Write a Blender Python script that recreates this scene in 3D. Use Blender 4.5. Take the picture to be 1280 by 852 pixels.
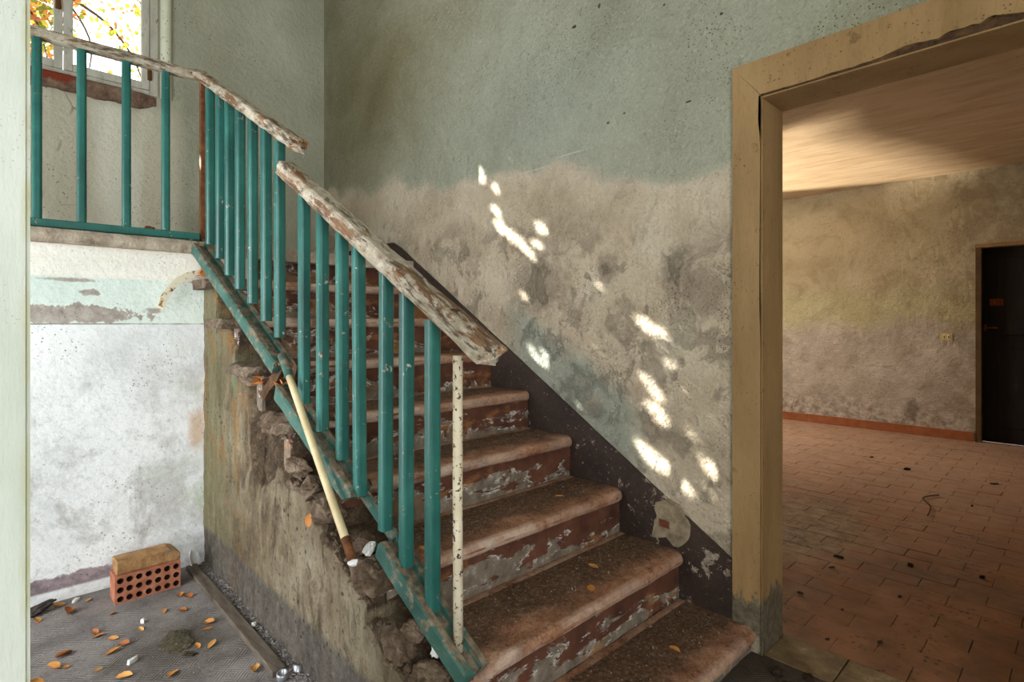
import bpy, bmesh, math, random
import numpy as np
from mathutils import Vector, Matrix, noise as mnoise

S = bpy.context.scene
for o in list(bpy.data.objects):
    bpy.data.objects.remove(o, do_unlink=True)
COL = S.collection
rnd = random.Random(7)

# ------------------------------------------------------------------ camera
cam = bpy.data.cameras.new('camera')
cam.sensor_width = 36.0
cam.lens = 684.0 / 1280.0 * 36.0
cam.shift_y = -22.0 / 1280.0
cam.clip_start = 0.02
camo = bpy.data.objects.new('camera', cam)
camo.location = (0, 0, 1.22)
camo.rotation_euler = (math.radians(90), 0, math.radians(-43.5))
COL.objects.link(camo)
S.camera = camo

# ------------------------------------------------------------------ view, world, light
S.view_settings.view_transform = 'Standard'
S.view_settings.look = 'None'
S.view_settings.gamma = 1.0
S.view_settings.use_curve_mapping = False
S.view_settings.exposure = 0.2
S.cycles.use_denoising = True
S.cycles.max_bounces = 8
S.cycles.diffuse_bounces = 5
S.cycles.transparent_max_bounces = 12
S.cycles.caustics_reflective = False
S.cycles.caustics_refractive = False
S.cycles.sample_clamp_indirect = 6.0

w = bpy.data.worlds.new('sky')
S.world = w
w.use_nodes = True
bg = w.node_tree.nodes['Background']
bg.inputs[0].default_value = (0.93, 0.97, 1.0, 1)
bg.inputs[1].default_value = 4.0

SUN = Vector((-0.64, 1.0, 0.742)).normalized()          # direction towards the sun
sl = bpy.data.lights.new('sun', 'SUN')
sl.energy = 36.0
sl.angle = math.radians(0.34)
sl.color = (1.0, 0.965, 0.92)
so = bpy.data.objects.new('sun', sl)
so.rotation_euler = SUN.to_track_quat('Z', 'Y').to_euler()
so.location = (-6, 10, 9)
COL.objects.link(so)


def area(name, loc, target, sx, sy, power, col):
    l = bpy.data.lights.new(name, 'AREA')
    l.shape = 'RECTANGLE'
    l.size, l.size_y = sx, sy
    l.energy = power
    l.color = col
    o = bpy.data.objects.new(name, l)
    o.location = loc
    d = Vector(loc) - Vector(target)
    o.rotation_euler = d.to_track_quat('Z', 'Y').to_euler()
    COL.objects.link(o)
    return o


# daylight in the entrance opening (left of the hall) and in the opening behind the camera
area('entrance_daylight', (-1.62, 2.15, 1.25), (2.0, 2.05, 1.0), 1.3, 2.2, 50, (0.93, 0.965, 1.0))
area('porch_daylight', (-0.75, -1.55, 1.6), (0.7, 3.2, 2.0), 1.5, 2.1, 29, (1.0, 0.97, 0.92))
# side room: its window daylight and a small added lamp standing in for bounce off a sunlit yard
area('side_window_daylight', (5.8, 4.80, 1.80), (5.6, 1.0, 0.0), 1.1, 1.0, 125, (1.0, 0.96, 0.90))
area('yard_bounce_lamp', (5.64, 5.5, 0.40), (5.8, 2.5, 2.0), 0.08, 0.08, 430, (1.0, 0.90, 0.76))


# ------------------------------------------------------------------ material helpers
def lin(c):
    out = []
    for v in c[:3]:
        v = v / 255.0
        out.append(v / 12.92 if v <= 0.04045 else ((v + 0.055) / 1.055) ** 2.4)
    return (out[0], out[1], out[2], 1.0)


class Mat:
    def __init__(self, name, coords='world'):
        self.m = bpy.data.materials.new(name)
        self.m.use_nodes = True
        self.nt = self.m.node_tree
        self.b = self.nt.nodes['Principled BSDF']
        if coords == 'world':
            self.p = self.nt.nodes.new('ShaderNodeNewGeometry').outputs['Position']
        else:
            self.p = self.nt.nodes.new('ShaderNodeTexCoord').outputs['Object']
        sp = self.nt.nodes.new('ShaderNodeSeparateXYZ')
        self.nt.links.new(self.p, sp.inputs[0])
        self.x, self.y, self.z = sp.outputs

    def _set(self, sock, v):
        if hasattr(v, 'is_linked') or hasattr(v, 'node'):
            self.nt.links.new(v, sock)
        elif isinstance(v, (tuple, list)):
            sock.default_value = lin(v) if sock.type == 'RGBA' else v
        else:
            sock.default_value = v

    def scaled(self, s, rot=(0, 0, 0), loc=(0, 0, 0)):
        n = self.nt.nodes.new('ShaderNodeMapping')
        self.nt.links.new(self.p, n.inputs[0])
        n.inputs['Scale'].default_value = s
        n.inputs['Rotation'].default_value = rot
        n.inputs['Location'].default_value = loc
        return n.outputs[0]

    def noise(self, scale, detail=5, rough=0.6, dist=0.0, vec=None, lac=2.0):
        n = self.nt.nodes.new('ShaderNodeTexNoise')
        self.nt.links.new(vec if vec is not None else self.p, n.inputs['Vector'])
        n.inputs['Scale'].default_value = scale
        n.inputs['Detail'].default_value = detail
        n.inputs['Roughness'].default_value = rough
        n.inputs['Distortion'].default_value = dist
        n.inputs['Lacunarity'].default_value = lac
        return n.outputs[0]

    def voro(self, scale, feature='F1', vec=None, rand=1.0):
        n = self.nt.nodes.new('ShaderNodeTexVoronoi')
        n.feature = feature
        self.nt.links.new(vec if vec is not None else self.p, n.inputs['Vector'])
        n.inputs['Scale'].default_value = scale
        n.inputs['Randomness'].default_value = rand
        return n.outputs[0]

    def wave(self, scale, dist=2.0, detail=2, vec=None, axis='X'):
        n = self.nt.nodes.new('ShaderNodeTexWave')
        n.bands_direction = axis
        self.nt.links.new(vec if vec is not None else self.p, n.inputs['Vector'])
        n.inputs['Scale'].default_value = scale
        n.inputs['Distortion'].default_value = dist
        n.inputs['Detail'].default_value = detail
        return n.outputs['Fac']

    def math(self, op, a, b=0.0, clamp=False):
        n = self.nt.nodes.new('ShaderNodeMath')
        n.operation = op
        n.use_clamp = clamp
        self._set(n.inputs[0], a)
        self._set(n.inputs[1], b)
        return n.outputs[0]

    def rng(self, v, a, b, lo=0.0, hi=1.0):
        n = self.nt.nodes.new('ShaderNodeMapRange')
        n.clamp = True
        self._set(n.inputs[0], v)
        n.inputs[1].default_value = a
        n.inputs[2].default_value = b
        n.inputs[3].default_value = lo
        n.inputs[4].default_value = hi
        return n.outputs[0]

    def mix(self, f, a, b, mode='MIX'):
        n = self.nt.nodes.new('ShaderNodeMix')
        n.data_type = 'RGBA'
        n.blend_type = mode
        self._set(n.inputs[0], f)
        self._set(n.inputs[6], a)
        self._set(n.inputs[7], b)
        return n.outputs[2]

    def ramp(self, f, stops):
        n = self.nt.nodes.new('ShaderNodeValToRGB')
        cr = n.color_ramp
        while len(cr.elements) < len(stops):
            cr.elements.new(0.5)
        for e, (p, c) in zip(cr.elements, stops):
            e.position = p
            e.color = lin(c)
        self._set(n.inputs[0], f)
        return n.outputs[0]

    def blob(self, y, z, ry, rz, soft=0.25, wob=0.3, scale=6, axes='yz'):
        """mask 1 inside an irregular ellipse in the plane of two world axes"""
        A = {'x': self.x, 'y': self.y, 'z': self.z}
        a = self.math('DIVIDE', self.math('SUBTRACT', A[axes[0]], y), ry)
        b = self.math('DIVIDE', self.math('SUBTRACT', A[axes[1]], z), rz)
        d = self.math('SQRT', self.math('ADD', self.math('MULTIPLY', a, a), self.math('MULTIPLY', b, b)))
        nn = self.noise(scale, 5, 0.65)
        d = self.math('ADD', d, self.math('MULTIPLY', self.math('SUBTRACT', nn, 0.5), wob * 4))
        return self.rng(d, 1.0 - soft, 1.0 + soft, 1.0, 0.0)

    def attr(self, name):
        n = self.nt.nodes.new('ShaderNodeAttribute')
        n.attribute_name = name
        return n

    def bump(self, h, strength=0.4, dist=0.01, prev=None):
        n = self.nt.nodes.new('ShaderNodeBump')
        n.inputs['Strength'].default_value = strength
        n.inputs['Distance'].default_value = dist
        self._set(n.inputs['Height'], h)
        if prev is not None:
            self.nt.links.new(prev, n.inputs['Normal'])
        return n.outputs[0]

    def done(self, col, rough=0.85, normal=None, spec=0.3):
        self._set(self.b.inputs['Base Color'], col)
        self._set(self.b.inputs['Roughness'], rough)
        self.b.inputs['Specular IOR Level'].default_value = spec
        if normal is not None:
            self.nt.links.new(normal, self.b.inputs['Normal'])
        return self.m


MT = {}


def specks(m, scale, thr, dens_scale=3.0):
    """sparse dark pinholes: small voronoi cells gated by noise"""
    v = m.voro(scale)
    g = m.noise(dens_scale, 3, 0.6)
    return m.math('MULTIPLY', m.rng(v, thr, thr * 0.55), m.rng(g, 0.5, 0.62))


def grain(m, col, amount=0.35, scale=110, dark=(60, 52, 42), light=(230, 224, 210)):
    n = m.noise(scale, 4, 0.75)
    col = m.mix(m.rng(n, 0.52, 0.72, 0, amount), col, dark)
    return m.mix(m.rng(m.noise(scale * 0.7, 4, 0.75), 0.55, 0.75, 0, amount * 0.8), col, light)


# --- dappled stair wall: grey-green upper paint, worn beige plaster below
m = Mat('stair_wall_plaster')
n1 = m.noise(1.6, 6, 0.6)
up = m.ramp(m.noise(0.9, 6, 0.62, 0.6), [(0.30, (122, 116, 92)), (0.5, (152, 150, 129)), (0.72, (172, 171, 153))])
streak = m.noise(3.0, 5, 0.65, 0.4, m.scaled((1, 0.6, 1.6), (0.6, 0, 0)))
up = m.mix(m.rng(streak, 0.52, 0.75, 0, 0.35), up, (112, 104, 74))
# warmer old stain high near the corner
up = m.mix(m.math('MULTIPLY', m.blob(3.55, 3.0, 0.8, 0.5, 0.7, 0.3, 3), 0.42), up, (120, 106, 66))
up = m.mix(m.math('MULTIPLY', m.blob(1.9, 2.35, 1.0, 0.55, 0.8, 0.3, 2.2), 0.45), up, (172, 180, 170))
up = m.mix(m.math('MULTIPLY', m.blob(4.1, 3.0, 0.5, 1.2, 0.8, 0.3, 3), 0.35), up, (108, 102, 74))
lo = m.ramp(m.noise(1.9, 7, 0.66), [(0.3, (152, 136, 114)), (0.5, (190, 173, 150)), (0.7, (208, 195, 174))])
edge = m.math('SUBTRACT', m.z, m.math('MULTIPLY', m.y, 0.15))
edge = m.math('ADD', edge, m.math('MULTIPLY', m.math('SUBTRACT', m.noise(1.7, 4, 0.55), 0.5), 0.48))
fe = m.rng(edge, 1.67, 1.72)
col = m.mix(fe, lo, up)
col = m.mix(m.math('MULTIPLY', m.rng(edge, 1.60, 1.67), m.rng(edge, 1.76, 1.69, 0, 0.2)), col, (214, 204, 188))
# blue-green remnant paint just above the stair band
g = m.math('SUBTRACT', m.z, m.math('MULTIPLY', m.y, 0.608))
g = m.math('ADD', g, m.math('MULTIPLY', m.math('SUBTRACT', m.noise(4, 4), 0.5), 0.12))
gm = m.math('MULTIPLY', m.rng(g, 0.10, -0.02), m.math('MULTIPLY', m.rng(m.y, 1.28, 1.42), m.rng(m.y, 2.25, 2.05)))
col = m.mix(m.math('MULTIPLY', gm, 0.8), col, (140, 148, 136))
# damp greys and rusty mottling in the lower plaster
dn = m.noise(5.5, 8, 0.72, 0.3)
low = m.rng(edge, 1.62, 1.3)
col = m.mix(m.math('MULTIPLY', m.math('MULTIPLY', m.rng(dn, 0.54, 0.66), low), 0.5), col, (124, 114, 100))
col = m.mix(m.math('MULTIPLY', m.math('MULTIPLY', m.rng(m.noise(3.1, 6, 0.7), 0.56, 0.70), low), 0.42), col, (152, 124, 102))
for (yy, zz, ry, rz) in ((1.52, 1.47, .055, .07), (1.17, 1.42, .08, .12), (1.97, 1.42, .2, .14), (1.05, 1.34, .09, .1)):
    col = m.mix(m.math('MULTIPLY', m.blob(yy, zz, ry, rz, 0.3, 0.45, 22), 0.6), col, (126, 112, 96))
sp = m.math('MAXIMUM', specks(m, 70, 0.2, 2.2), m.math('MULTIPLY', specks(m, 90, 0.24, 5), low))
col = m.mix(m.math('MULTIPLY', sp, 0.8), col, (58, 50, 42))
for (yy, zz, ry, rz) in ((1.52, 2.78, .009, .018), (1.57, 2.70, .007, .010), (1.72, 2.66, .014, .008), (1.15, 2.62, .010, .005), (.98, 2.42, .006, .005),
                         (1.43, 2.16, .006, .004), (1.52, 2.14, .006, .004), (1.12, 2.12, .013, .004), (1.23, 2.56, .005, .005), (1.44, 2.86, .01, .006)):
    col = m.mix(m.blob(yy, zz, ry, rz, 0.3, 0.4, 50), col, (60, 54, 48))
for (yy, zz, ry, rz) in ((2.02, 2.02, .16, .004), (1.75, 2.05, .1, .004)):
    col = m.mix(m.math('MULTIPLY', m.blob(yy, zz, ry, rz, 0.5, 0.3, 12), 0.5), col, (196, 196, 184))
hb = m.math('ADD', m.math('MULTIPLY', m.noise(42, 5, 0.6), 0.6), m.math('MULTIPLY', m.noise(11, 4, 0.6), 0.9))
hb = m.math('SUBTRACT', hb, m.math('MULTIPLY', m.rng(dn, 0.52, 0.6), m.math('MULTIPLY', low, 0.35)))
hb = m.math('SUBTRACT', hb, m.math('MULTIPLY', sp, 0.3))
col = grain(m, col, 0.30, 95)
col = m.mix(m.rng(m.noise(17, 6, 0.75), 0.55, 0.7, 0, 0.3), col, (88, 80, 62))
MT['wall_right'] = m.done(col, 0.9, m.bump(hb, 1.0, 0.022), 0.2)

# --- back wall with the landing window
m = Mat('window_wall_plaster')
col = m.ramp(m.noise(1.3, 6, 0.6), [(0.3, (156, 154, 136)), (0.55, (178, 177, 160)), (0.75, (194, 193, 178))])
lowm = m.math('MULTIPLY', m.rng(m.z, 2.85, 2.65), m.rng(m.x, 1.02, 0.9))
streak_shade = m.noise(5, 4, 0.5, 0.2, m.scaled((1, 1, 0.12)))  # vertical streaks of bar shading, put into the colour
col = m.mix(m.math('MULTIPLY', lowm, 0.92), col, m.ramp(streak_shade, [(0.38, (212, 205, 186)), (0.6, (240, 236, 222))]))  # cream plaster below the window, with strong light painted into it
crack = m.rng(m.voro(2.2, 'DISTANCE_TO_EDGE', m.scaled((1, 1, 0.7))), 0.008, 0.003)
col = m.mix(m.math('MULTIPLY', m.math('MULTIPLY', crack, lowm), m.rng(m.noise(2.1, 2), 0.5, 0.6)), col, (110, 92, 78))
sp = specks(m, 40, 0.2, 3.0)
col = m.mix(m.math('MULTIPLY', sp, 0.8), col, (84, 70, 56))
hb = m.math('ADD', m.noise(30, 5, 0.6), m.math('MULTIPLY', m.noise(6, 4), 0.8))
col = grain(m, col, 0.22, 110)
MT['wall_back'] = m.done(col, 0.9, m.bump(hb, 0.7, 0.015), 0.2)

# --- wall under the landing: white limewash over a mint band
m = Mat('limewashed_wall')
white = m.ramp(m.noise(1.8, 7, 0.65), [(0.28, (206, 207, 209)), (0.48, (234, 235, 237)), (0.7, (245, 245, 246))])
damp = m.rng(m.noise(4.2, 8, 0.7, 0.4), 0.50, 0.68)
white = m.mix(m.math('MULTIPLY', damp, m.rng(m.z, 1.15, 0.45, 0.12, 0.85)), white, (150, 144, 138))
white = m.mix(m.rng(m.noise(1.3, 7, 0.7, 0.8, m.scaled((1, 1, 0.7), (0, 0, 0), (4, 0, 2))), 0.53, 0.60, 0, 0.4), white, (172, 168, 166))
white = m.mix(m.math('MULTIPLY', m.rng(m.noise(2.6, 6, 0.6), 0.58, 0.72), m.rng(m.z, 0.9, 0.3, 0, 0.6)), white, (206, 216, 202))
white = m.mix(m.math('MULTIPLY', m.math('MULTIPLY', m.rng(m.x, 0.62, 0.77), m.rng(m.noise(7, 6, 0.7), 0.5, 0.62)), 0.6), white, (176, 188, 160))
white = m.mix(m.math('MULTIPLY', m.blob(0.755, 0.68, 0.04, 0.1, 0.4, 0.4, 14, 'xz'), 0.6), white, (190, 140, 78))
mint = m.ramp(m.noise(2.4, 6, 0.6), [(0.35, (206, 220, 212)), (0.65, (226, 234, 228))])
cream = m.ramp(m.noise(3, 6, 0.6, 0, m.scaled((0.4, 1, 2.2))), [(0.35, (226, 218, 204)), (0.65, (240, 236, 228))])
zz = m.math('ADD', m.z, m.math('MULTIPLY', m.math('SUBTRACT', m.noise(9, 3), 0.5), 0.006))
col = m.mix(m.rng(zz, 1.216, 1.219), white, mint)
col = m.mix(m.rng(zz, 1.425, 1.43), col, cream)
bare = m.math('MULTIPLY', m.blob(0.26, 1.262, 0.28, 0.042, 0.06, 0.55, 22, 'xz'), m.rng(m.z, 1.218, 1.222))
bare = m.math('MAXIMUM', bare, m.blob(0.32, 1.36, 0.035, 0.014, 0.2, 0.5, 40, 'xz'))
bare = m.math('MAXIMUM', bare, m.blob(0.25, 1.415, 0.09, 0.008, 0.3, 0.5, 40, 'xz'))
bare = m.math('MAXIMUM', bare, m.blob(0.57, 1.28, 0.035, 0.014, 0.3, 0.5, 40, 'xz'))
col = m.mix(bare, col, m.ramp(m.noise(24, 5), [(0.35, (150, 138, 130)), (0.65, (182, 172, 164))]))
base = m.math('MULTIPLY', m.rng(m.math('ADD', m.z, m.math('MULTIPLY', m.math('SUBTRACT', m.noise(9, 6, 0.7), 0.5), 0.10)), 0.115, 0.105),
              m.rng(m.z, 0.045, 0.055))
base = m.math('MULTIPLY', base, m.rng(m.math('ADD', m.x, m.math('MULTIPLY', m.noise(6, 4), 0.1)), 0.48, 0.44))
col = m.mix(m.math('MULTIPLY', base, 0.9), col, m.ramp(m.noise(30, 5), [(0.4, (104, 82, 90)), (0.62, (146, 124, 130))]))
line = m.math('MULTIPLY', m.rng(m.math('ABSOLUTE', m.math('SUBTRACT', zz, 1.2175)), 0.004, 0.0015), m.rng(m.noise(5, 4), 0.38, 0.5))
line2 = m.math('MULTIPLY', m.rng(m.math('ABSOLUTE', m.math('SUBTRACT', zz, 1.4275)), 0.004, 0.0015), m.rng(m.noise(4, 4), 0.45, 0.55))
col = m.mix(m.math('MULTIPLY', m.math('MAXIMUM', line, line2), 0.8), col, (112, 98, 86))
sp = specks(m, 55, 0.22, 3.5)
col = m.mix(m.math('MULTIPLY', sp, 0.85), col, (78, 66, 56))
hb = m.math('ADD', m.noise(36, 6, 0.65), m.math('MULTIPLY', m.noise(8, 5), 0.8))
hb = m.math('SUBTRACT', hb, m.math('MULTIPLY', bare, 0.5))
col = grain(m, col, 0.25, 100, (120, 112, 108), (255, 255, 255))
col = m.mix(m.math('MULTIPLY', m.rng(m.noise(26, 7, 0.78), 0.54, 0.68, 0, 0.55), m.rng(m.z, 1.2, 0.9)), col, (150, 142, 136))
MT['wall_landing'] = m.done(col, 0.9, m.bump(hb, 0.4, 0.010), 0.2)

# --- near partition
m = Mat('partition_limewash')
col = m.ramp(m.noise(2.5, 6, 0.6, 0, m.scaled((2, 2, 0.6))), [(0.3, (190, 198, 186)), (0.6, (216, 222, 214))])
col = m.mix(m.math('MULTIPLY', m.rng(m.x, 0.030, 0.042), m.rng(m.noise(9, 5), 0.4, 0.6, 0.2, 0.8)), col, (186, 184, 140))
col = m.mix(m.math('MULTIPLY', specks(m, 130, 0.2, 6), 0.5), col, (150, 142, 126))
MT['partition'] = m.done(col, 0.9, m.bump(m.noise(60, 5, 0.6, 0, m.scaled((2, 1, 0.5))), 0.35, 0.006), 0.2)

# --- side room plaster
m = Mat('side_room_plaster')
nn = m.noise(1.2, 6, 0.6, 0.5)
top = m.ramp(nn, [(0.3, (166, 152, 122)), (0.55, (192, 181, 152)), (0.75, (208, 199, 174))])
mid = m.ramp(m.noise(2.0, 6, 0.6), [(0.35, (178, 172, 134)), (0.65, (200, 194, 158))])
bot = m.ramp(m.noise(2.2, 7, 0.66), [(0.3, (164, 154, 140)), (0.55, (194, 185, 172)), (0.75, (212, 205, 194))])
z2 = m.math('ADD', m.z, m.math('MULTIPLY', m.math('SUBTRACT', m.noise(1.4, 5, 0.6), 0.5), 0.45))
col = m.mix(m.rng(z2, 1.75, 1.50), top, mid)
col = m.mix(m.rng(z2, 1.30, 1.14), col, bot)
z3 = m.math('ADD', m.z, m.math('MULTIPLY', m.math('SUBTRACT', m.noise(3.2, 7, 0.7), 0.5), 0.5))
col = m.mix(m.rng(z3, 0.42, 0.2, 0, 0.75), col, m.ramp(m.noise(14, 6, 0.7), [(0.38, (132, 116, 100)), (0.6, (208, 200, 190))]))
gr = m.math('MULTIPLY', m.rng(m.y, 1.15, 0.95), m.rng(m.noise(5, 6, 0.7), 0.44, 0.56))
col = m.mix(m.math('MULTIPLY', gr, 0.5), col, (138, 124, 98))
col = m.mix(m.math('MULTIPLY', m.rng(m.noise(6, 6, 0.7, 0.4, m.scaled((1, 0.6, 2))), 0.62, 0.72), 0.45), col, (134, 100, 60))
col = m.mix(m.math('MULTIPLY', m.blob(1.34, 0.27, .06, .1, .3, .4, 12), 0.7), col, (112, 96, 80))
col = m.mix(m.math('MULTIPLY', specks(m, 30, 0.2, 2.0), 0.8), col, (98, 66, 40))
crack = m.rng(m.voro(1.3, 'DISTANCE_TO_EDGE', m.scaled((1, 1, 0.6))), 0.006, 0.002)
col = m.mix(m.math('MULTIPLY', crack, m.rng(m.noise(1.3, 2), 0.5, 0.6, 0, 0.0)), col, (120, 90, 56))
col = m.mix(m.rng(m.noise(3.4, 7, 0.72, 0.6), 0.5, 0.66, 0, 0.4), col, (132, 114, 82))
hb = m.math('ADD', m.math('MULTIPLY', m.noise(22, 6, 0.65), 0.6), m.noise(6, 5))
col = grain(m, col, 0.28, 60, (96, 76, 48))
MT['side_room'] = m.done(col, 0.9, m.bump(hb, 0.8, 0.03), 0.2)

m = Mat('side_room_ceiling')
vv = m.scaled((3.4, 0.7, 1), (0, 0, 0.35))
n1 = m.noise(3.4, 6, 0.6, 0.6, vv)
col = m.ramp(n1, [(0.3, (176, 150, 116)), (0.6, (200, 176, 142))])
col = m.mix(m.math('MULTIPLY', specks(m, 30, 0.2, 2.0), 0.5), col, (120, 84, 54))
MT['ceiling_side'] = m.done(col, 0.92, m.bump(n1, 0.35, 0.02), 0.2)

m = Mat('hall_ceiling')
MT['ceiling'] = m.done(m.ramp(m.noise(2, 5), [(0.3, (196, 196, 184)), (0.7, (220, 220, 210))]), 0.9)

# --- hall floor: grey cement tiles with a fine diagonal relief
m = Mat('hall_floor_cement')
v1 = m.scaled((1, 1, 1), (0, 0, math.radians(45)))
v2 = m.scaled((1, 1, 1), (0, 0, math.radians(-45)))
chk = m.nt.nodes.new('ShaderNodeTexChecker')
chk.inputs['Scale'].default_value = 20.0
m.nt.links.new(m.p, chk.inputs['Vector'])
wa = m.wave(30, 0.6, 1, v1)
wb = m.wave(30, 0.6, 1, v2)
nm = m.nt.nodes.new('ShaderNodeMix')
m.nt.links.new(chk.outputs['Fac'], nm.inputs[0])
m.nt.links.new(wa, nm.inputs[2])
m.nt.links.new(wb, nm.inputs[3])
rel = m.math('MULTIPLY', nm.outputs[0], m.rng(m.noise(5, 5), 0.35, 0.6, 0.25, 1.0))
col = m.ramp(m.noise(4.5, 7, 0.68), [(0.3, (92, 86, 84)), (0.5, (128, 121, 118)), (0.72, (152, 145, 140))])
col = m.mix(m.rng(m.noise(60, 4, 0.7), 0.55, 0.7, 0, 0.6), col, (70, 62, 58))
col = m.mix(m.rng(rel, 0.0, 0.35, 0.22, 0.0), col, (72, 66, 62))
col = m.mix(m.math('MULTIPLY', m.blob(0.5, 2.37, .2, .2, .5, .35, 9, 'xy'), 0.6), col, (66, 58, 46))
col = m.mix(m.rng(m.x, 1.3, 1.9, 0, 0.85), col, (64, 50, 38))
hb = m.math('ADD', m.math('MULTIPLY', rel, 0.6), m.math('MULTIPLY', m.noise(70, 4), 0.7))
MT['floor_hall'] = m.done(col, 0.85, m.bump(hb, 0.7, 0.006), 0.25)

# --- terracotta floor tiles of the side room
m = Mat('terracotta_tile')
col = m.ramp(m.noise(2.3, 6, 0.62), [(0.28, (88, 56, 34)), (0.5, (122, 80, 51)), (0.75, (152, 106, 74))])
ri = m.nt.nodes.new('ShaderNodeObjectInfo').outputs['Random']
col = m.mix(m.rng(ri, 0, 1, 0, 0.16), col, (170, 112, 76))
col = m.mix(m.rng(m.noise(2.6, 6, 0.7, 0.5), 0.48, 0.66, 0, 0.6), col, (84, 60, 40))
far_pale = m.rng(m.math('ADD', m.x, m.math('MULTIPLY', m.noise(1.1, 5, 0.6), 2.2)), 4.0, 7.0, 0, 0.65)  # tiles turn paler towards the far wall
col = m.mix(far_pale, col, (192, 162, 140))
col = m.mix(m.math('MULTIPLY', m.blob(3.5, 1.25, 0.6, 0.42, 0.25, 0.35, 5, 'xy'), 0.75), col, m.ramp(m.noise(13, 6, 0.7), [(0.38, (96, 78, 58)), (0.62, (150, 132, 106))]))
col = m.mix(m.math('MULTIPLY', m.rng(m.noise(8, 7, 0.72, 0.3, m.scaled((1.8, 0.7, 1))), 0.55, 0.68), 0.55), col, (84, 58, 36))
col = m.mix(m.math('MULTIPLY', specks(m, 34, 0.3, 3.5), 0.9), col, (44, 32, 24))
hb = m.math('ADD', m.noise(48, 5, 0.65), m.math('MULTIPLY', m.noise(9, 4), 0.6))
MT['tile'] = m.done(col, m.rng(m.noise(6, 5), 0.35, 0.65, 0.42, 0.75), m.bump(hb, 0.3, 0.006), 0.35)

m = Mat('floor_mortar')
MT['mortar'] = m.done(m.ramp(m.noise(20, 4), [(0.3, (72, 46, 28)), (0.7, (104, 72, 48))]), 0.95)

m = Mat('skirting_tile')
col = m.ramp(m.noise(9, 5), [(0.3, (140, 80, 46)), (0.7, (172, 106, 68))])
MT['skirting'] = m.done(col, 0.55, m.bump(m.noise(40, 4), 0.2, 0.004))

m = Mat('threshold_stone')
col = m.ramp(m.noise(9, 7, 0.7), [(0.3, (84, 66, 44)), (0.6, (134, 112, 80)), (0.75, (180, 164, 130))])
MT['threshold'] = m.done(col, 0.85, m.bump(m.noise(40, 5), 0.4, 0.006))

# --- stair treads and risers
m = Mat('stair_tread_stone')
base = m.ramp(m.noise(7, 8, 0.72), [(0.3, (112, 72, 50)), (0.5, (162, 114, 86)), (0.7, (198, 156, 128))])
fine = m.noise(75, 6, 0.75)
base = m.mix(m.rng(fine, 0.50, 0.66, 0, 0.6), base, (84, 58, 42))
base = m.mix(m.rng(m.noise(19, 7, 0.75, 0.4), 0.53, 0.63, 0, 0.7), base, (74, 50, 36))
geo = m.nt.nodes.new('ShaderNodeNewGeometry')
sp3 = m.nt.nodes.new('ShaderNodeSeparateXYZ')
m.nt.links.new(geo.outputs['True Normal'], sp3.inputs[0])
run = m.math('DIVIDE', m.math('SUBTRACT', m.y, 0.832), 0.291)
fr = m.math('FRACT', run)                                # 0 at the nosing, 1 at the next riser
grime = m.math('ADD', fr, m.math('MULTIPLY', m.math('SUBTRACT', m.noise(6, 6, 0.7), 0.5), 0.75))
grime = m.math('MULTIPLY', m.rng(grime, 0.16, 0.42), m.rng(sp3.outputs[2], 0.7, 0.9))
dirt = m.ramp(m.noise(60, 6, 0.75), [(0.36, (38, 28, 21)), (0.5, (78, 58, 43)), (0.66, (126, 100, 78))])
col = m.mix(m.math('MULTIPLY', grime, 0.82), base, dirt)
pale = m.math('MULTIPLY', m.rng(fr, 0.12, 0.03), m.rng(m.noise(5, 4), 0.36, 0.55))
pale = m.math('MULTIPLY', pale, m.rng(m.math('ADD', m.x, m.math('MULTIPLY', m.noise(3, 4), 0.3)), 1.95, 1.35, 0.3, 1.0))  # nosings painted paler to the left, in place of cool entrance light
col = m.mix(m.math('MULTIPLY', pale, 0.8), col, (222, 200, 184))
hb = m.math('ADD', m.math('MULTIPLY', fine, 0.6), m.noise(14, 6, 0.7))
hb = m.math('ADD', hb, m.math('MULTIPLY', m.math('MULTIPLY', grime, m.noise(130, 3)), 1.0))
ends = m.rng(m.math('ADD', m.x, m.math('MULTIPLY', m.math('SUBTRACT', m.noise(12, 5, 0.7), 0.5), 0.16)), 0.90, 0.82)
col = m.mix(ends, col, m.ramp(m.noise(22, 7, 0.75), [(0.3, (52, 42, 33)), (0.5, (98, 82, 67)), (0.72, (148, 132, 114))]))
col = grain(m, col, 0.5, 120, (40, 30, 22), (206, 184, 164))
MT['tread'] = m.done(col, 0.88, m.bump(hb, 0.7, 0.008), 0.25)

m = Mat('riser_peeling_paint', 'object')
pn = m.noise(6.5, 8, 0.7, 0.5, m.scaled((0.55, 1, 1.6)))
wx = m.nt.nodes.new('ShaderNodeSeparateXYZ')
m.nt.links.new(m.nt.nodes.new('ShaderNodeNewGeometry').outputs['Position'], wx.inputs[0])
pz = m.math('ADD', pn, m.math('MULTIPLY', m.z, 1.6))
pz = m.math('ADD', pz, m.rng(wx.outputs[0], 0.9, 2.0, -0.07, 0.07))  # left ends paler: real paint loss plus cool light put into the colour
brown = m.ramp(m.noise(9, 5), [(0.3, (72, 44, 34)), (0.6, (108, 68, 52)), (0.8, (132, 88, 68))])
grey = m.ramp(m.noise(14, 6, 0.7), [(0.3, (92, 80, 68)), (0.55, (134, 122, 108)), (0.75, (190, 184, 176))])
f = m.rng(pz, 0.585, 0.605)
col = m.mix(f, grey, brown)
rim = m.math('MULTIPLY', m.rng(pz, 0.575, 0.59), m.rng(pz, 0.62, 0.602))
col = m.mix(m.math('MULTIPLY', rim, m.rng(m.noise(20, 4), 0.48, 0.58)), col, (226, 222, 214))
ock = m.rng(m.noise(4, 5, 0.6, 0, m.scaled((1, 1, 2), (0, 0, 0), (3, 1, 2))), 0.56, 0.62)
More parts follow.
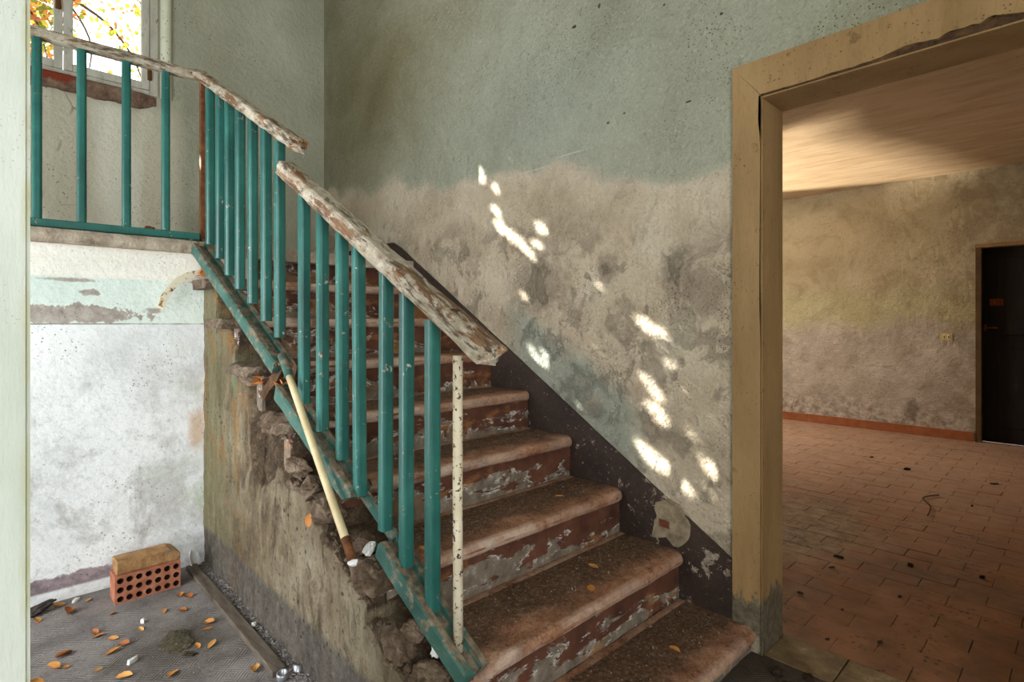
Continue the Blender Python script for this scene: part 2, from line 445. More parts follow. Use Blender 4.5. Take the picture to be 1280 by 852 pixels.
col = m.mix(m.math('MULTIPLY', ock, 0.6), col, (164, 114, 66))
col = m.mix(m.rng(m.noise(30, 6, 0.7), 0.58, 0.7, 0, 0.6), col, (72, 54, 42))
hb = m.math('ADD', m.math('MULTIPLY', f, 0.5), m.math('MULTIPLY', m.noise(34, 5), 0.4))
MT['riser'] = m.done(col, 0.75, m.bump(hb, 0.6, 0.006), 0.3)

# --- flank of the stair: damp plaster with the earthy core laid bare where it fell away
m = Mat('stair_flank_plaster')
at = m.attr('bare').outputs['Fac']
pl = m.ramp(m.noise(3.2, 7, 0.66), [(0.28, (84, 70, 52)), (0.46, (132, 116, 92)), (0.7, (176, 163, 138))])
drip = m.noise(9, 6, 0.65, 0.6, m.scaled((1, 1, 0.28)))
pl = m.mix(m.rng(drip, 0.52, 0.64, 0, 0.8), pl, (78, 62, 45))
pl = m.mix(m.rng(m.noise(13, 7, 0.75, 0.5, m.scaled((1, 1, 0.6))), 0.56, 0.62, 0, 0.7), pl, (98, 84, 64))
pl = m.mix(m.math('MULTIPLY', m.rng(m.y, 2.5, 2.95), m.rng(m.noise(5, 6), 0.35, 0.5, 0.2, 0.75)), pl, (130, 124, 90))
pl = m.mix(m.math('MULTIPLY', m.math('MULTIPLY', m.rng(m.y, 2.2, 2.7), m.rng(m.noise(7, 6, 0.7, 0, m.scaled((1, 1, 0.4))), 0.54, 0.62)), 0.75), pl, (164, 116, 60))
pl = m.mix(m.math('MULTIPLY', m.blob(2.62, 0.98, .03, .09, .3, .4, 16), 0.7), pl, (130, 150, 118))
core = m.ramp(m.noise(11, 8, 0.74), [(0.3, (44, 34, 26)), (0.52, (92, 74, 56)), (0.74, (142, 122, 98))])
col = m.mix(m.rng(at, 0.35, 0.6), pl, core)
z4 = m.math('ADD', m.z, m.math('MULTIPLY', m.math('SUBTRACT', m.noise(4, 5), 0.5), 0.05))
col = m.mix(m.rng(z4, 0.205, 0.175, 0, 0.8), col, m.ramp(m.noise(22, 6, 0.7), [(0.35, (72, 66, 62)), (0.65, (112, 106, 102))]))
col = m.mix(m.math('MULTIPLY', specks(m, 28, 0.25, 3.0), 0.8), col, (48, 38, 30))
hb = m.math('ADD', m.noise(55, 6, 0.7), m.math('MULTIPLY', m.noise(16, 7, 0.75, 0.8, m.scaled((1, 1, 0.35))), 2.2))
col = grain(m, col, 0.45, 85, (38, 30, 22), (190, 178, 158))
MT['flank'] = m.done(col, 0.9, m.bump(hb, 0.9, 0.022), 0.25)

m = Mat('broken_stone')
col = m.ramp(m.noise(16, 8, 0.75), [(0.3, (56, 44, 34)), (0.5, (104, 86, 70)), (0.72, (156, 138, 120))])
MT['stone'] = m.done(col, 0.92, m.bump(m.math('ADD', m.noise(60, 6, 0.7), m.noise(20, 5)), 0.9, 0.012), 0.2)

m = Mat('landing_slab_stone')
col = m.ramp(m.noise(13, 8, 0.72), [(0.3, (128, 112, 96)), (0.5, (176, 160, 142)), (0.72, (206, 194, 176))])
MT['slab'] = m.done(col, 0.92, m.bump(m.math('ADD', m.noise(60, 6, 0.7), m.noise(14, 5)), 0.8, 0.01), 0.2)

# --- dark painted stair band
m = Mat('stair_band_paint')
col = m.ramp(m.noise(7, 6, 0.65), [(0.3, (42, 31, 26)), (0.6, (62, 47, 40)), (0.8, (80, 62, 52))])
zz = m.math('SUBTRACT', m.z, m.math('MULTIPLY', m.y, 0.61))
fl = m.noise(13, 7, 0.72, 0.4)
dens = m.rng(m.y, 2.2, 1.0, 0.06, 0.0)
fl2 = m.rng(m.math('ADD', fl, m.math('SUBTRACT', dens, 0.06)), 0.60, 0.62)
fl2 = m.rng(m.math('SUBTRACT', fl, dens), 0.585, 0.595)
fl2 = m.math('MAXIMUM', fl2, m.rng(m.noise(48, 4, 0.7), 0.66, 0.68))
col = m.mix(m.math('MULTIPLY', fl2, 0.85), col, m.ramp(m.noise(30, 4), [(0.35, (122, 106, 90)), (0.65, (196, 182, 164))]))
hb = m.math('SUBTRACT', m.math('MULTIPLY', m.noise(40, 5), 0.4), fl2)
col = grain(m, col, 0.35, 80, (28, 20, 18), (110, 92, 82))
MT['band'] = m.done(col, 0.62, m.bump(hb, 0.5, 0.006), 0.4)

m = Mat('repair_plaster')
col = m.ramp(m.noise(22, 7, 0.7), [(0.3, (104, 88, 70)), (0.6, (158, 142, 118)), (0.8, (186, 172, 150))])
MT['patch'] = m.done(col, 0.9, m.bump(m.noise(50, 6, 0.7), 0.7, 0.008))
m = Mat('bare_brick')
MT['bare_brick'] = m.done(m.ramp(m.noise(30, 5), [(0.3, (84, 44, 30)), (0.7, (128, 72, 50))]), 0.9, m.bump(m.noise(60, 5), 0.6, 0.006))

# --- door casing: old cream-ochre paint, flaking to grey timber
m = Mat('casing_paint')
col = m.ramp(m.noise(3, 6, 0.6, 0.3, m.scaled((2, 2, 0.5))), [(0.3, (134, 104, 66)), (0.6, (160, 128, 86)), (0.8, (172, 142, 100))])
col = m.mix(m.math('MULTIPLY', m.rng(m.noise(14, 6, 0.7, 0.2), 0.62, 0.68), 0.8), col, (112, 84, 54))
ft = m.math('ADD', m.z, m.math('MULTIPLY', m.math('SUBTRACT', m.noise(26, 5, 0.7, 0.6, m.scaled((1, 1, 0.35))), 0.5), 0.22))
col = m.mix(m.rng(ft, 0.215, 0.20), col, m.ramp(m.noise(40, 5), [(0.35, (78, 70, 56)), (0.65, (118, 108, 90))]))
col = m.mix(m.math('MULTIPLY', specks(m, 60, 0.22, 5), 0.8), col, (74, 54, 36))
col = m.mix(m.rng(m.noise(60, 5, 0.75, 0, m.scaled((2, 2, 0.4))), 0.52, 0.72, 0, 0.35), col, (92, 68, 42))
hb = m.math('ADD', m.noise(50, 4, 0.6, 0, m.scaled((2, 2, 0.3))), m.rng(ft, 0.20, 0.215))
MT['casing'] = m.done(col, 0.6, m.bump(hb, 0.3, 0.004), 0.35)

m = Mat('splintered_wood')
col = m.ramp(m.noise(30, 6, 0.7, 0.5, m.scaled((1, 1, 1))), [(0.3, (46, 32, 22)), (0.6, (92, 66, 44)), (0.8, (140, 104, 70))])
MT['splinter'] = m.done(col, 0.9, m.bump(m.noise(60, 5), 0.7, 0.006))

m = Mat('fresh_broken_wood')
MT['fresh_wood'] = m.done(m.ramp(m.noise(50, 5), [(0.3, (150, 86, 36)), (0.6, (204, 136, 74)), (0.8, (226, 176, 118))]), 0.8, m.bump(m.noise(80, 5), 0.7, 0.004))

# --- handrail: weathered timber with remnants of pale varnish
m = Mat('handrail_wood', 'object')
gr = m.noise(5, 7, 0.7, 0.8, m.scaled((0.5, 8, 8)))
wood = m.ramp(gr, [(0.3, (74, 50, 34)), (0.5, (122, 90, 64)), (0.68, (164, 132, 100))])
pk = m.noise(7, 8, 0.72, 0.5, m.scaled((0.6, 2.4, 2.4)))
col = m.mix(m.rng(pk, 0.455, 0.50), wood, m.ramp(m.noise(30, 6), [(0.35, (158, 142, 120)), (0.65, (206, 196, 178))]))
col = m.mix(m.rng(m.noise(22, 6, 0.7, 0.4, m.scaled((0.4, 2, 2))), 0.54, 0.62, 0, 0.85), col, (66, 46, 34))
hb = m.math('ADD', gr, m.math('MULTIPLY', m.rng(pk, 0.50, 0.54), 0.5))
MT['handrail'] = m.done(col, 0.7, m.bump(hb, 0.7, 0.006), 0.35)

# --- teal paint
m = Mat('teal_paint')
col = m.ramp(m.noise(4, 5, 0.6), [(0.3, (28, 80, 74)), (0.6, (44, 106, 98)), (0.8, (70, 130, 120))])
ch = m.noise(34, 6, 0.72, 0.3)
col = m.mix(m.rng(m.noise(3, 5, 0.7, 0, m.scaled((4, 4, 0.7))), 0.5, 0.7, 0, 0.5), col, (14, 62, 60))
col = m.mix(m.math('MULTIPLY', m.rng(ch, 0.62, 0.64), 0.85), col, m.ramp(m.noise(60, 3), [(0.45, (96, 58, 38)), (0.6, (190, 190, 180))]))
MT['teal'] = m.done(col, 0.3, m.bump(m.math('ADD', m.noise(60, 4), m.math('MULTIPLY', ch, -0.6)), 0.18, 0.004), 0.5)

m = Mat('teal_worn_runner')
col = m.ramp(m.noise(5, 5, 0.6), [(0.3, (38, 76, 68)), (0.6, (64, 104, 94)), (0.8, (88, 124, 112))])
ch = m.noise(20, 7, 0.74, 0.5)
gz = m.nt.nodes.new('ShaderNodeNewGeometry')
s4 = m.nt.nodes.new('ShaderNodeSeparateXYZ')
m.nt.links.new(gz.outputs['True Normal'], s4.inputs[0])
topw = m.rng(s4.outputs[2], 0.5, 0.8, 0.0, 0.12)
col = m.mix(m.math('MULTIPLY', m.rng(m.math('ADD', ch, topw), 0.53, 0.59), 0.85), col, m.ramp(m.noise(40, 4), [(0.35, (98, 72, 54)), (0.65, (150, 132, 112))]))
MT['runner'] = m.done(col, 0.6, m.bump(ch, 0.35, 0.005), 0.35)

m = Mat('rusty_white_rod')
ch = m.noise(70, 4, 0.7, 0.2)
col = m.mix(m.rng(ch, 0.575, 0.60), m.ramp(m.noise(9, 4), [(0.3, (206, 192, 164)), (0.7, (232, 222, 200))]), (58, 36, 24))
MT['rod'] = m.done(col, 0.45, m.bump(ch, 0.2, 0.003))
m = Mat('cream_rod')
ch = m.noise(60, 4, 0.7, 0.2)
col = m.mix(m.rng(ch, 0.66, 0.69), m.ramp(m.noise(9, 4), [(0.3, (184, 164, 122)), (0.7, (214, 198, 160))]), (78, 56, 38))
MT['cream'] = m.done(col, 0.45, m.bump(ch, 0.2, 0.003))
m = Mat('rusty_iron')
col = m.ramp(m.noise(28, 6, 0.7), [(0.3, (64, 36, 20)), (0.6, (116, 72, 40)), (0.8, (150, 100, 56))])
MT['rust'] = m.done(col, 0.85, m.bump(m.noise(70, 5), 0.5, 0.004))
m = Mat('painted_strap')
ch = m.noise(36, 5, 0.65, 0.4)
col = m.mix(m.rng(ch, 0.54, 0.60), (222, 214, 190), m.ramp(m.noise(60, 4), [(0.4, (92, 52, 22)), (0.6, (190, 128, 54))]))
MT['strap'] = m.done(col, 0.7, m.bump(ch, 0.4, 0.004))

# --- window
m = Mat('window_white_paint')
col = m.ramp(m.noise(6, 6, 0.65, 0, m.scaled((3, 1, 0.6))), [(0.3, (178, 172, 160)), (0.6, (210, 206, 196)), (0.8, (222, 219, 210))])
col = m.mix(m.math('MULTIPLY', m.rng(m.noise(22, 6, 0.72, 0.3, m.scaled((2, 1, 0.7))), 0.62, 0.67), 0.85), col, (96, 76, 58))
MT['window_paint'] = m.done(col, 0.6, m.bump(m.noise(40, 5), 0.3, 0.004))
m = Mat('cream_moulding')
col = m.ramp(m.noise(5, 5), [(0.3, (222, 220, 196)), (0.7, (238, 238, 220))])
col = m.mix(m.math('MULTIPLY', specks(m, 40, 0.25, 5), 0.9), col, (84, 66, 48))
MT['moulding'] = m.done(col, 0.6)
m = Mat('sill_brick')
col = m.ramp(m.noise(12, 7, 0.72), [(0.3, (92, 70, 58)), (0.5, (140, 112, 96)), (0.7, (174, 152, 136))])
col = m.mix(m.blob(0.27, 2.775, 0.13, 0.035, 0.2, 0.4, 12, 'xz'), col, (142, 62, 42))
MT['sill'] = m.done(col, 0.92, m.bump(m.math('ADD', m.noise(50, 6, 0.7), m.noise(16, 5)), 0.9, 0.012))
gm = bpy.data.materials.new('window_glass')
gm.use_nodes = True
nt = gm.node_tree
nt.nodes.clear()
out = nt.nodes.new('ShaderNodeOutputMaterial')
mx = nt.nodes.new('ShaderNodeMixShader')
tr = nt.nodes.new('ShaderNodeBsdfTransparent')
gl = nt.nodes.new('ShaderNodeBsdfGlossy')
gl.inputs['Roughness'].default_value = 0.02
tr.inputs[0].default_value = (0.96, 0.98, 0.97, 1)
mx.inputs[0].default_value = 0.05
nt.links.new(tr.outputs[0], mx.inputs[1])
nt.links.new(gl.outputs[0], mx.inputs[2])
nt.links.new(mx.outputs[0], out.inputs[0])
MT['glass'] = gm

# --- far door
m = Mat('charred_door')
col = m.ramp(m.noise(5, 6, 0.65, 0, m.scaled((1, 3, 0.6))), [(0.35, (14, 11, 9)), (0.6, (27, 21, 16)), (0.8, (52, 38, 26))])
MT['dark_door'] = m.done(col, 0.7, m.bump(m.noise(30, 5), 0.3, 0.005))
m = Mat('door_frame_brown')
MT['far_frame'] = m.done(m.ramp(m.noise(7, 5), [(0.3, (78, 58, 36)), (0.7, (112, 88, 56))]), 0.75, m.bump(m.noise(40, 4), 0.3, 0.004))
m = Mat('faded_tag')
MT['tag'] = m.done(m.ramp(m.noise(40, 4), [(0.4, (96, 48, 26)), (0.7, (140, 76, 44))]), 0.8)
m = Mat('socket_cream')
MT['socket'] = m.done(m.ramp(m.noise(30, 3), [(0.3, (196, 176, 112)), (0.7, (214, 198, 140))]), 0.5)
m = Mat('socket_white')
MT['socket_white'] = m.done((226, 220, 196), 0.5)
m = Mat('black_plastic')
MT['black'] = m.done((26, 22, 20), 0.6)

# --- bricks
m = Mat('red_brick')
col = m.ramp(m.noise(20, 6, 0.7), [(0.3, (138, 82, 60)), (0.55, (172, 108, 82)), (0.75, (196, 138, 112))])
MT['brick'] = m.done(col, 0.85, m.bump(m.noise(90, 5, 0.7), 0.4, 0.004))
m = Mat('brick_hole_inside')
MT['brick_hole'] = m.done(m.ramp(m.noise(40, 4), [(0.3, (60, 42, 34)), (0.7, (92, 62, 48))]), 0.95)
m = Mat('dusty_block')
geo = m.nt.nodes.new('ShaderNodeNewGeometry')
col = m.ramp(m.noise(20, 7, 0.72), [(0.3, (108, 80, 50)), (0.52, (158, 118, 76)), (0.72, (184, 150, 108))])
col = m.mix(m.rng(m.noise(14, 6), 0.56, 0.66, 0, 0.6), col, (120, 104, 88))
MT['block'] = m.done(col, 0.92, m.bump(m.math('ADD', m.noise(90, 5, 0.7), m.noise(26, 5)), 0.7, 0.006))

# --- leaves, debris, ground
m = Mat('dead_leaf', 'object')
ri = m.nt.nodes.new('ShaderNodeObjectInfo').outputs['Random']
col = m.ramp(ri, [(0.0, (158, 92, 42)), (0.4, (196, 132, 62)), (0.7, (206, 154, 88)), (1.0, (146, 82, 44))])
col = m.mix(m.rng(m.noise(60, 4), 0.5, 0.7, 0, 0.5), col, (110, 64, 32))
MT['leaf'] = m.done(col, 0.7)
m = Mat('white_shard')
MT['white'] = m.done(m.ramp(m.noise(40, 4), [(0.3, (196, 194, 192)), (0.7, (232, 230, 228))]), 0.8)
m = Mat('mossy_clump')
MT['clump'] = m.done(m.ramp(m.noise(50, 6, 0.7), [(0.3, (44, 38, 30)), (0.55, (80, 72, 54)), (0.75, (118, 108, 84))]), 0.95, m.bump(m.noise(90, 5), 0.9, 0.01))
m = Mat('dark_scrap')
MT['scrap'] = m.done(m.ramp(m.noise(30, 5), [(0.3, (34, 30, 30)), (0.7, (72, 62, 58))]), 0.7)
m = Mat('dark_debris')
MT['debris'] = m.done(m.ramp(m.noise(60, 4), [(0.3, (30, 22, 16)), (0.7, (64, 46, 32))]), 0.9)
m = Mat('grit')
MT['grit'] = m.done(m.ramp(m.noise(160, 2), [(0.3, (44, 34, 26)), (0.5, (92, 74, 58)), (0.68, (190, 170, 146))]), 0.95)
m = Mat('batten_wood')
col = m.ramp(m.noise(9, 6, 0.7, 0.4, m.scaled((6, 0.8, 6))), [(0.3, (66, 56, 48)), (0.6, (104, 92, 80)), (0.8, (128, 116, 102))])
MT['batten'] = m.done(col, 0.8, m.bump(m.noise(40, 5, 0.6, 0, m.scaled((5, 0.6, 5))), 0.4, 0.004))
m = Mat('gravel')
MT['gravel'] = m.done(m.ramp(m.noise(120, 3), [(0.32, (82, 76, 74)), (0.5, (134, 126, 122)), (0.7, (188, 182, 178))]), 0.95)
m = Mat('dull_metal')
m.b.inputs['Metallic'].default_value = 0.8
MT['metal'] = m.done((166, 168, 172), 0.4)
m = Mat('outside_ground')
MT['ground'] = m.done(m.ramp(m.noise(1.5, 5), [(0.3, (120, 116, 84)), (0.7, (168, 160, 124))]), 0.95)
m = Mat('tree_bark')
MT['bark'] = m.done(m.ramp(m.noise(12, 5), [(0.3, (44, 32, 26)), (0.7, (84, 64, 52))]), 0.9)
m = Mat('autumn_leaf')
ca = m.attr('leafcol').outputs['Color']
MT['autumn'] = m.done(ca, 0.6)
m.b.inputs['Transmission Weight'].default_value = 0.0
ntl = m.nt
tl = ntl.nodes.new('ShaderNodeBsdfTranslucent')
ntl.links.new(ca, tl.inputs[0])
ms = ntl.nodes.new('ShaderNodeMixShader')
ms.inputs[0].default_value = 0.45
ntl.links.new(m.b.outputs[0], ms.inputs[1])
ntl.links.new(tl.outputs[0], ms.inputs[2])
ntl.links.new(ms.outputs[0], ntl.nodes['Material Output'].inputs[0])


# ------------------------------------------------------------------ object helpers
def props(o, label=None, cat=None, group=None, kind=None):
    if label:
        o['label'] = label
    if cat:
        o['category'] = cat
    if group:
        o['group'] = group
    if kind:
        o['kind'] = kind
    return o


def mesh_obj(name, me, mat, parent=None, smooth=False):
    if isinstance(mat, str):
        mat = MT[mat]
    if not me.materials:
        me.materials.append(mat)
    if smooth:
        me.polygons.foreach_set('use_smooth', [True] * len(me.polygons))
    o = bpy.data.objects.new(name, me)
    COL.objects.link(o)
    if parent is not None:
        o.parent = parent
    return o


def from_bm(name, bm, mat, parent=None, smooth=False):
    bmesh.ops.recalc_face_normals(bm, faces=bm.faces)
    me = bpy.data.meshes.new(name)
    bm.to_mesh(me)
    bm.free()
    return mesh_obj(name, me, mat, parent, smooth)


def pydata(name, v, f, mat, parent=None, smooth=False):
    me = bpy.data.meshes.new(name)
    me.from_pydata([tuple(p) for p in v], [], f)
    bm = bmesh.new()
    bm.from_mesh(me)
    bmesh.ops.recalc_face_normals(bm, faces=bm.faces)
    bm.to_mesh(me)
    bm.free()
    return mesh_obj(name, me, mat, parent, smooth)


def empty(name, loc=(0, 0, 0)):
    o = bpy.data.objects.new(name, None)
    o.empty_display_size = 0.1
    o.location = loc
    COL.objects.link(o)
    return o


def box_bm(x0, x1, y0, y1, z0, z1, bm=None):
    bm = bm or bmesh.new()
    r = bmesh.ops.create_cube(bm, size=1.0)
    bmesh.ops.scale(bm, vec=(x1 - x0, y1 - y0, z1 - z0), verts=r['verts'])
    bmesh.ops.translate(bm, vec=((x0 + x1) / 2, (y0 + y1) / 2, (z0 + z1) / 2), verts=r['verts'])
    return bm


def box(name, x0, x1, y0, y1, z0, z1, mat, parent=None, bevel=0.0, seg=2):
    bm = box_bm(x0, x1, y0, y1, z0, z1)
    if bevel:
        bmesh.ops.bevel(bm, geom=list(bm.edges), offset=bevel, segments=seg, affect='EDGES', clamp_overlap=True)
    return from_bm(name, bm, mat, parent, False)


def n3(p, s, seed=0.0):
    return mnoise.noise(Vector((p[0] * s + seed, p[1] * s - seed * 0.7, p[2] * s + seed * 1.3)))


def rough(bm, amp, scale, seed, axis=(1, 1, 1)):
    for v in bm.verts:
        d = mnoise.noise_vector(v.co * scale + Vector((seed, seed * 2.1, -seed))) + 0.5 * mnoise.noise_vector(v.co * scale * 2.7 + Vector((seed, 3, 1)))
        v.co += Vector((d.x * axis[0], d.y * axis[1], d.z * axis[2])) * amp


def sweep(name, pts, prof, mat, parent=None, smooth=False, cap=True, up=Vector((0, 0, 1)), jag=None, local=True, bmfn=None):
    """sweep a closed 2-D profile (side, up) along points; local=True puts the origin at the first point with +X along the run"""
    pts = [Vector(p) for p in pts]
    d0 = (pts[-1] - pts[0]).normalized()
    bm = bmesh.new()
    rings = []
    for i, p in enumerate(pts):
        d = (pts[min(i + 1, len(pts) - 1)] - pts[max(i - 1, 0)]).normalized()
        s = d.cross(up).normalized()
        u = s.cross(d).normalized()
        ring = []
        for k, (a, b) in enumerate(prof):
            q = p + s * a + u * b
            if jag and (i == 0 or i == len(pts) - 1):
                q += d * (rnd.uniform(-jag, jag))
            ring.append(bm.verts.new(q))
        rings.append(ring)
    n = len(prof)
    for i in range(len(rings) - 1):
        for k in range(n):
            bm.faces.new((rings[i][k], rings[i][(k + 1) % n], rings[i + 1][(k + 1) % n], rings[i + 1][k]))
    if cap:
        for ring, rev in ((rings[0], True), (rings[-1], False)):
            c = bm.verts.new(sum((v.co for v in ring), Vector()) / n + (d0 * (jag or 0) * (0.8 if not rev else -0.8)))
            for k in range(n):
                bm.faces.new((ring[k], ring[(k + 1) % n], c))
    if bmfn:
        bmfn(bm)
    if local:
        s = d0.cross(up).normalized()
        u = s.cross(d0).normalized()
        M = Matrix((d0, s, u)).transposed().to_4x4()
        M.translation = pts[0]
        bm.transform(M.inverted())
        o = from_bm(name, bm, mat, None, smooth)
        o.parent = parent
        base = parent.matrix_world if parent is not None else Matrix()
        o.matrix_local = Matrix.Translation(-Vector(parent.location)) @ M if parent is not None else M
        return o
    return from_bm(name, bm, mat, parent, smooth)


def circle_prof(r, n=10):
    return [(r * math.cos(2 * math.pi * k / n), r * math.sin(2 * math.pi * k / n)) for k in range(n)]


def rrect(w_, h_, c, n=2):
    """rounded rectangle profile"""
    out = []
    for cx, cy, a0 in ((w_ / 2 - c, h_ / 2 - c, 0), (-w_ / 2 + c, h_ / 2 - c, 90), (-w_ / 2 + c, -h_ / 2 + c, 180), (w_ / 2 - c, -h_ / 2 + c, 270)):
        for k in range(n + 1):
            a = math.radians(a0 + 90 * k / n)
            out.append((cx + c * math.cos(a), cy + c * math.sin(a)))
    return out


def poly_prism(name, poly, axis, a0, a1, mat, parent=None):
    """extrude a 2-D polygon along an axis: axis 'x' -> poly in (y,z); 'y' -> (x,z); 'z' -> (x,y)"""
    def P(p, t):
        return {'x': (t, p[0], p[1]), 'y': (p[0], t, p[1]), 'z': (p[0], p[1], t)}[axis]
    bm = bmesh.new()
    A = [bm.verts.new(P(p, a0)) for p in poly]
    B = [bm.verts.new(P(p, a1)) for p in poly]
    n = len(poly)
    bm.faces.new(A)
    bm.faces.new(B)
    for k in range(n):
        bm.faces.new((A[k], A[(k + 1) % n], B[(k + 1) % n], B[k]))
    bmesh.ops.triangulate(bm, faces=[f for f in bm.faces if len(f.verts) > 4])
    return from_bm(name, bm, mat, parent)


def wall_with_hole(name, axis, t0, t1, a0, a1, z0, z1, holes, mat):
    """a wall slab made of boxes around rectangular holes; axis 'x' = plane x const spanning y"""
    bm = bmesh.new()
    cuts_a = sorted({a0, a1, *[h[0] for h in holes], *[h[1] for h in holes]})
    cuts_z = sorted({z0, z1, *[h[2] for h in holes], *[h[3] for h in holes]})
    for i in range(len(cuts_a) - 1):
        for j in range(len(cuts_z) - 1):
            ca, cz = (cuts_a[i] + cuts_a[i + 1]) / 2, (cuts_z[j] + cuts_z[j + 1]) / 2
            if any(h[0] < ca < h[1] and h[2] < cz < h[3] for h in holes):
                continue
            if axis == 'x':
                box_bm(t0, t1, cuts_a[i], cuts_a[i + 1], cuts_z[j], cuts_z[j + 1], bm)
            else:
                box_bm(cuts_a[i], cuts_a[i + 1], t0, t1, cuts_z[j], cuts_z[j + 1], bm)
    bmesh.ops.remove_doubles(bm, verts=bm.verts, dist=1e-5)
    seen = {}
    for f in list(bm.faces):
        key = tuple(sorted(v.index for v in f.verts))
    bm.verts.index_update()
    for f in list(bm.faces):
        key = tuple(sorted(v.index for v in f.verts))
        seen.setdefault(key, []).append(f)
    dup = [f for fs in seen.values() if len(fs) > 1 for f in fs]
    bmesh.ops.delete(bm, geom=dup, context='FACES_ONLY')
    return from_bm(name, bm, mat)


# ------------------------------------------------------------------ dimensions (metres)
XW = 2.05                   # face of the dappled stair wall
XS = 0.785                  # flank of the stair
YB, YL = 4.49, 3.116        # window wall, wall under the landing
ZL = 1.635                  # landing
CEIL = 4.5
DY0, DY1, DH = -0.10, 0.825, 2.05   # doorway into the side room
NST = 9


def sy(i):
    return 0.832 + 0.291 * (i - 1)


def sz(i):
    return 0.0976 + 0.192 * (i - 1)


# ------------------------------------------------------------------ structure
props(wall_with_hole('wall_right', 'x', XW, XW + 0.16, -1.8, YB + 0.3, -0.1, CEIL, [(DY0, DY1, -0.2, DH)], 'wall_right'),
      'worn grey-green over beige plaster wall with sun dapples above the stairs', None, None, 'structure')
WX0, WX1, WZ0, WZ1 = -0.40, 0.84, 2.80, 4.15
props(wall_with_hole('wall_back', 'y', YB, YB + 0.28, -1.9, XW + 0.2, 1.0, CEIL, [(WX0, WX1, WZ0, WZ1)], 'wall_back'),
      'pale plaster wall with the landing window', None, None, 'structure')
props(box('wall_landing', -1.9, XS + 0.22, YL, YL + 0.12, -0.1, ZL - 0.06, 'wall_landing'),
      'white limewashed wall with a mint band under the landing', None, None, 'structure')
props(wall_with_hole('wall_left', 'x', -1.9, -1.72, -1.8, YB + 0.3, -0.1, CEIL, [(1.45, 2.85, 0.0, 2.45)], 'partition'),
      'limewashed hall wall with the entrance opening', None, None, 'structure')
props(wall_with_hole('wall_front', 'y', -1.8, -1.65, -1.9, XW + 0.2, -0.1, CEIL, [(-1.5, 0.1, 0.0, 2.7)], 'partition'),
      'limewashed wall with an opening on the porch', None, None, 'structure')
props(box('wall_partition', -1.0, 0.045, 1.2, 1.62, -0.1, CEIL, 'partition', None, 0.006),
      'whitewashed end of a partition wall at the left edge', None, None, 'structure')
props(box('ceiling', -1.9, XW + 0.16, -1.8, YB + 0.3, CEIL, CEIL + 0.15, 'ceiling'),
      'pale hall ceiling', None, None, 'structure')
props(box('floor', -1.9, XW + 0.02, -1.8, YL + 0.02, -0.12, 0.0, 'floor_hall'),
      'grey cement hall floor with fine diagonal relief', None, None, 'structure')

# landing slab (a floor) with its rough stone edge
bm = box_bm(-1.9, 2.04, YL - 0.012, YB, ZL - 0.065, ZL)
bmesh.ops.bisect_plane  # (edge roughened through the material; the front edge gets real chips below)
props(from_bm('floor_landing', bm, 'slab'), 'stone landing slab with a rough front edge', None, None, 'structure')
bm = bmesh.new()
nx = 90
top, bot, tb, bb = [], [], [], []
for i in range(nx + 1):
    x = -1.0 + (XS - 0.03 + 1.0) * i / nx
    d = 0.006 * n3((x, 0, 0), 22, 4) + 0.004 * n3((x, 3, 0), 60, 1)
    top.append(bm.verts.new((x, YL - 0.032 + d, ZL - 0.002 + 0.004 * n3((x, 1, 1), 30, 2))))
    bot.append(bm.verts.new((x, YL - 0.026 + d * 1.3, ZL - 0.062 + 0.007 * n3((x, 5, 1), 26, 3))))
    tb.append(bm.verts.new((x, YL + 0.02, ZL - 0.001)))
    bb.append(bm.verts.new((x, YL + 0.02, ZL - 0.062)))
for i in range(nx):
    for a, b in ((top, bot), (tb, top), (bot, bb)):
        bm.faces.new((a[i], a[i + 1], b[i + 1], b[i]))
bm.faces.new((top[-1], tb[-1], bb[-1], bot[-1]))
props(from_bm('trim_1', bm, 'slab', None, True), 'rough grey stone edge strip of the landing', None, None, 'structure')

# side room shell
SX0, SX1, SY0, SY1, SZ = XW + 0.16, 7.345, -1.8, 4.5, 2.80
FD0, FD1, FDH = -0.12, 0.80, 2.03
props(wall_with_hole('wall_far', 'x', SX1, SX1 + 0.2, SY0, SY1 + 0.2, -0.1, SZ, [(FD0, FD1, -0.2, FDH)], 'side_room'),
      'ochre plaster far wall of the side room with damp at its foot', None, None, 'structure')
props(box('ceiling_side', SX0, SX1 + 0.2, SY0, SY1 + 0.2, SZ, SZ + 0.15, 'ceiling_side'),
      'brown-stained plaster ceiling of the side room', None, None, 'structure')
props(box('wall_side_front', SX0, SX1, SY0 - 0.15, SY0, -0.1, SZ, 'side_room'),
      'ochre plaster wall of the side room, near side', None, None, 'structure')
props(box('wall_side_stair', XW + 0.16, XW + 0.2, DY1 + 0.1, SY1, -0.1, SZ, 'side_room'),
      'ochre plaster back of the stair wall', None, None, 'structure')
# window wall of the side room: unseen sill line shaped to cut the light edge on the ceiling
VX0, VX1, VH = 5.39, 6.05, 2.25
Sx, Syy, Szz = 5.64, 5.5, 0.40
sill_pts = []
for (cx, cy) in ((4.57, 1.33), (4.85, 1.36), (5.05, 1.42), (5.28, 1.41), (5.55, 1.30), (5.8, 1.22), (6.1, 1.14), (6.4, 1.05), (6.8, 0.99), (7.31, 0.80), (8.2, 0.6)):
    t = (SY1 + 0.02 - Syy) / (cy - Syy)
    sill_pts.append((Sx + (cx - Sx) * t, Szz + (SZ - Szz) * t))
x_first, x_last = sill_pts[0][0], VX1
sill_pts = [p for p in sill_pts if p[0] < VX1] + [(VX1, sill_pts[-2][1])]
VX0 = x_first
poly = [(SX0, -0.1), (SX1 + 0.2, -0.1), (SX1 + 0.2, sill_pts[-1][1])] + [(x_last, sill_pts[-1][1])] + list(reversed(sill_pts[:-1])) + [(SX0, sill_pts[0][1])]
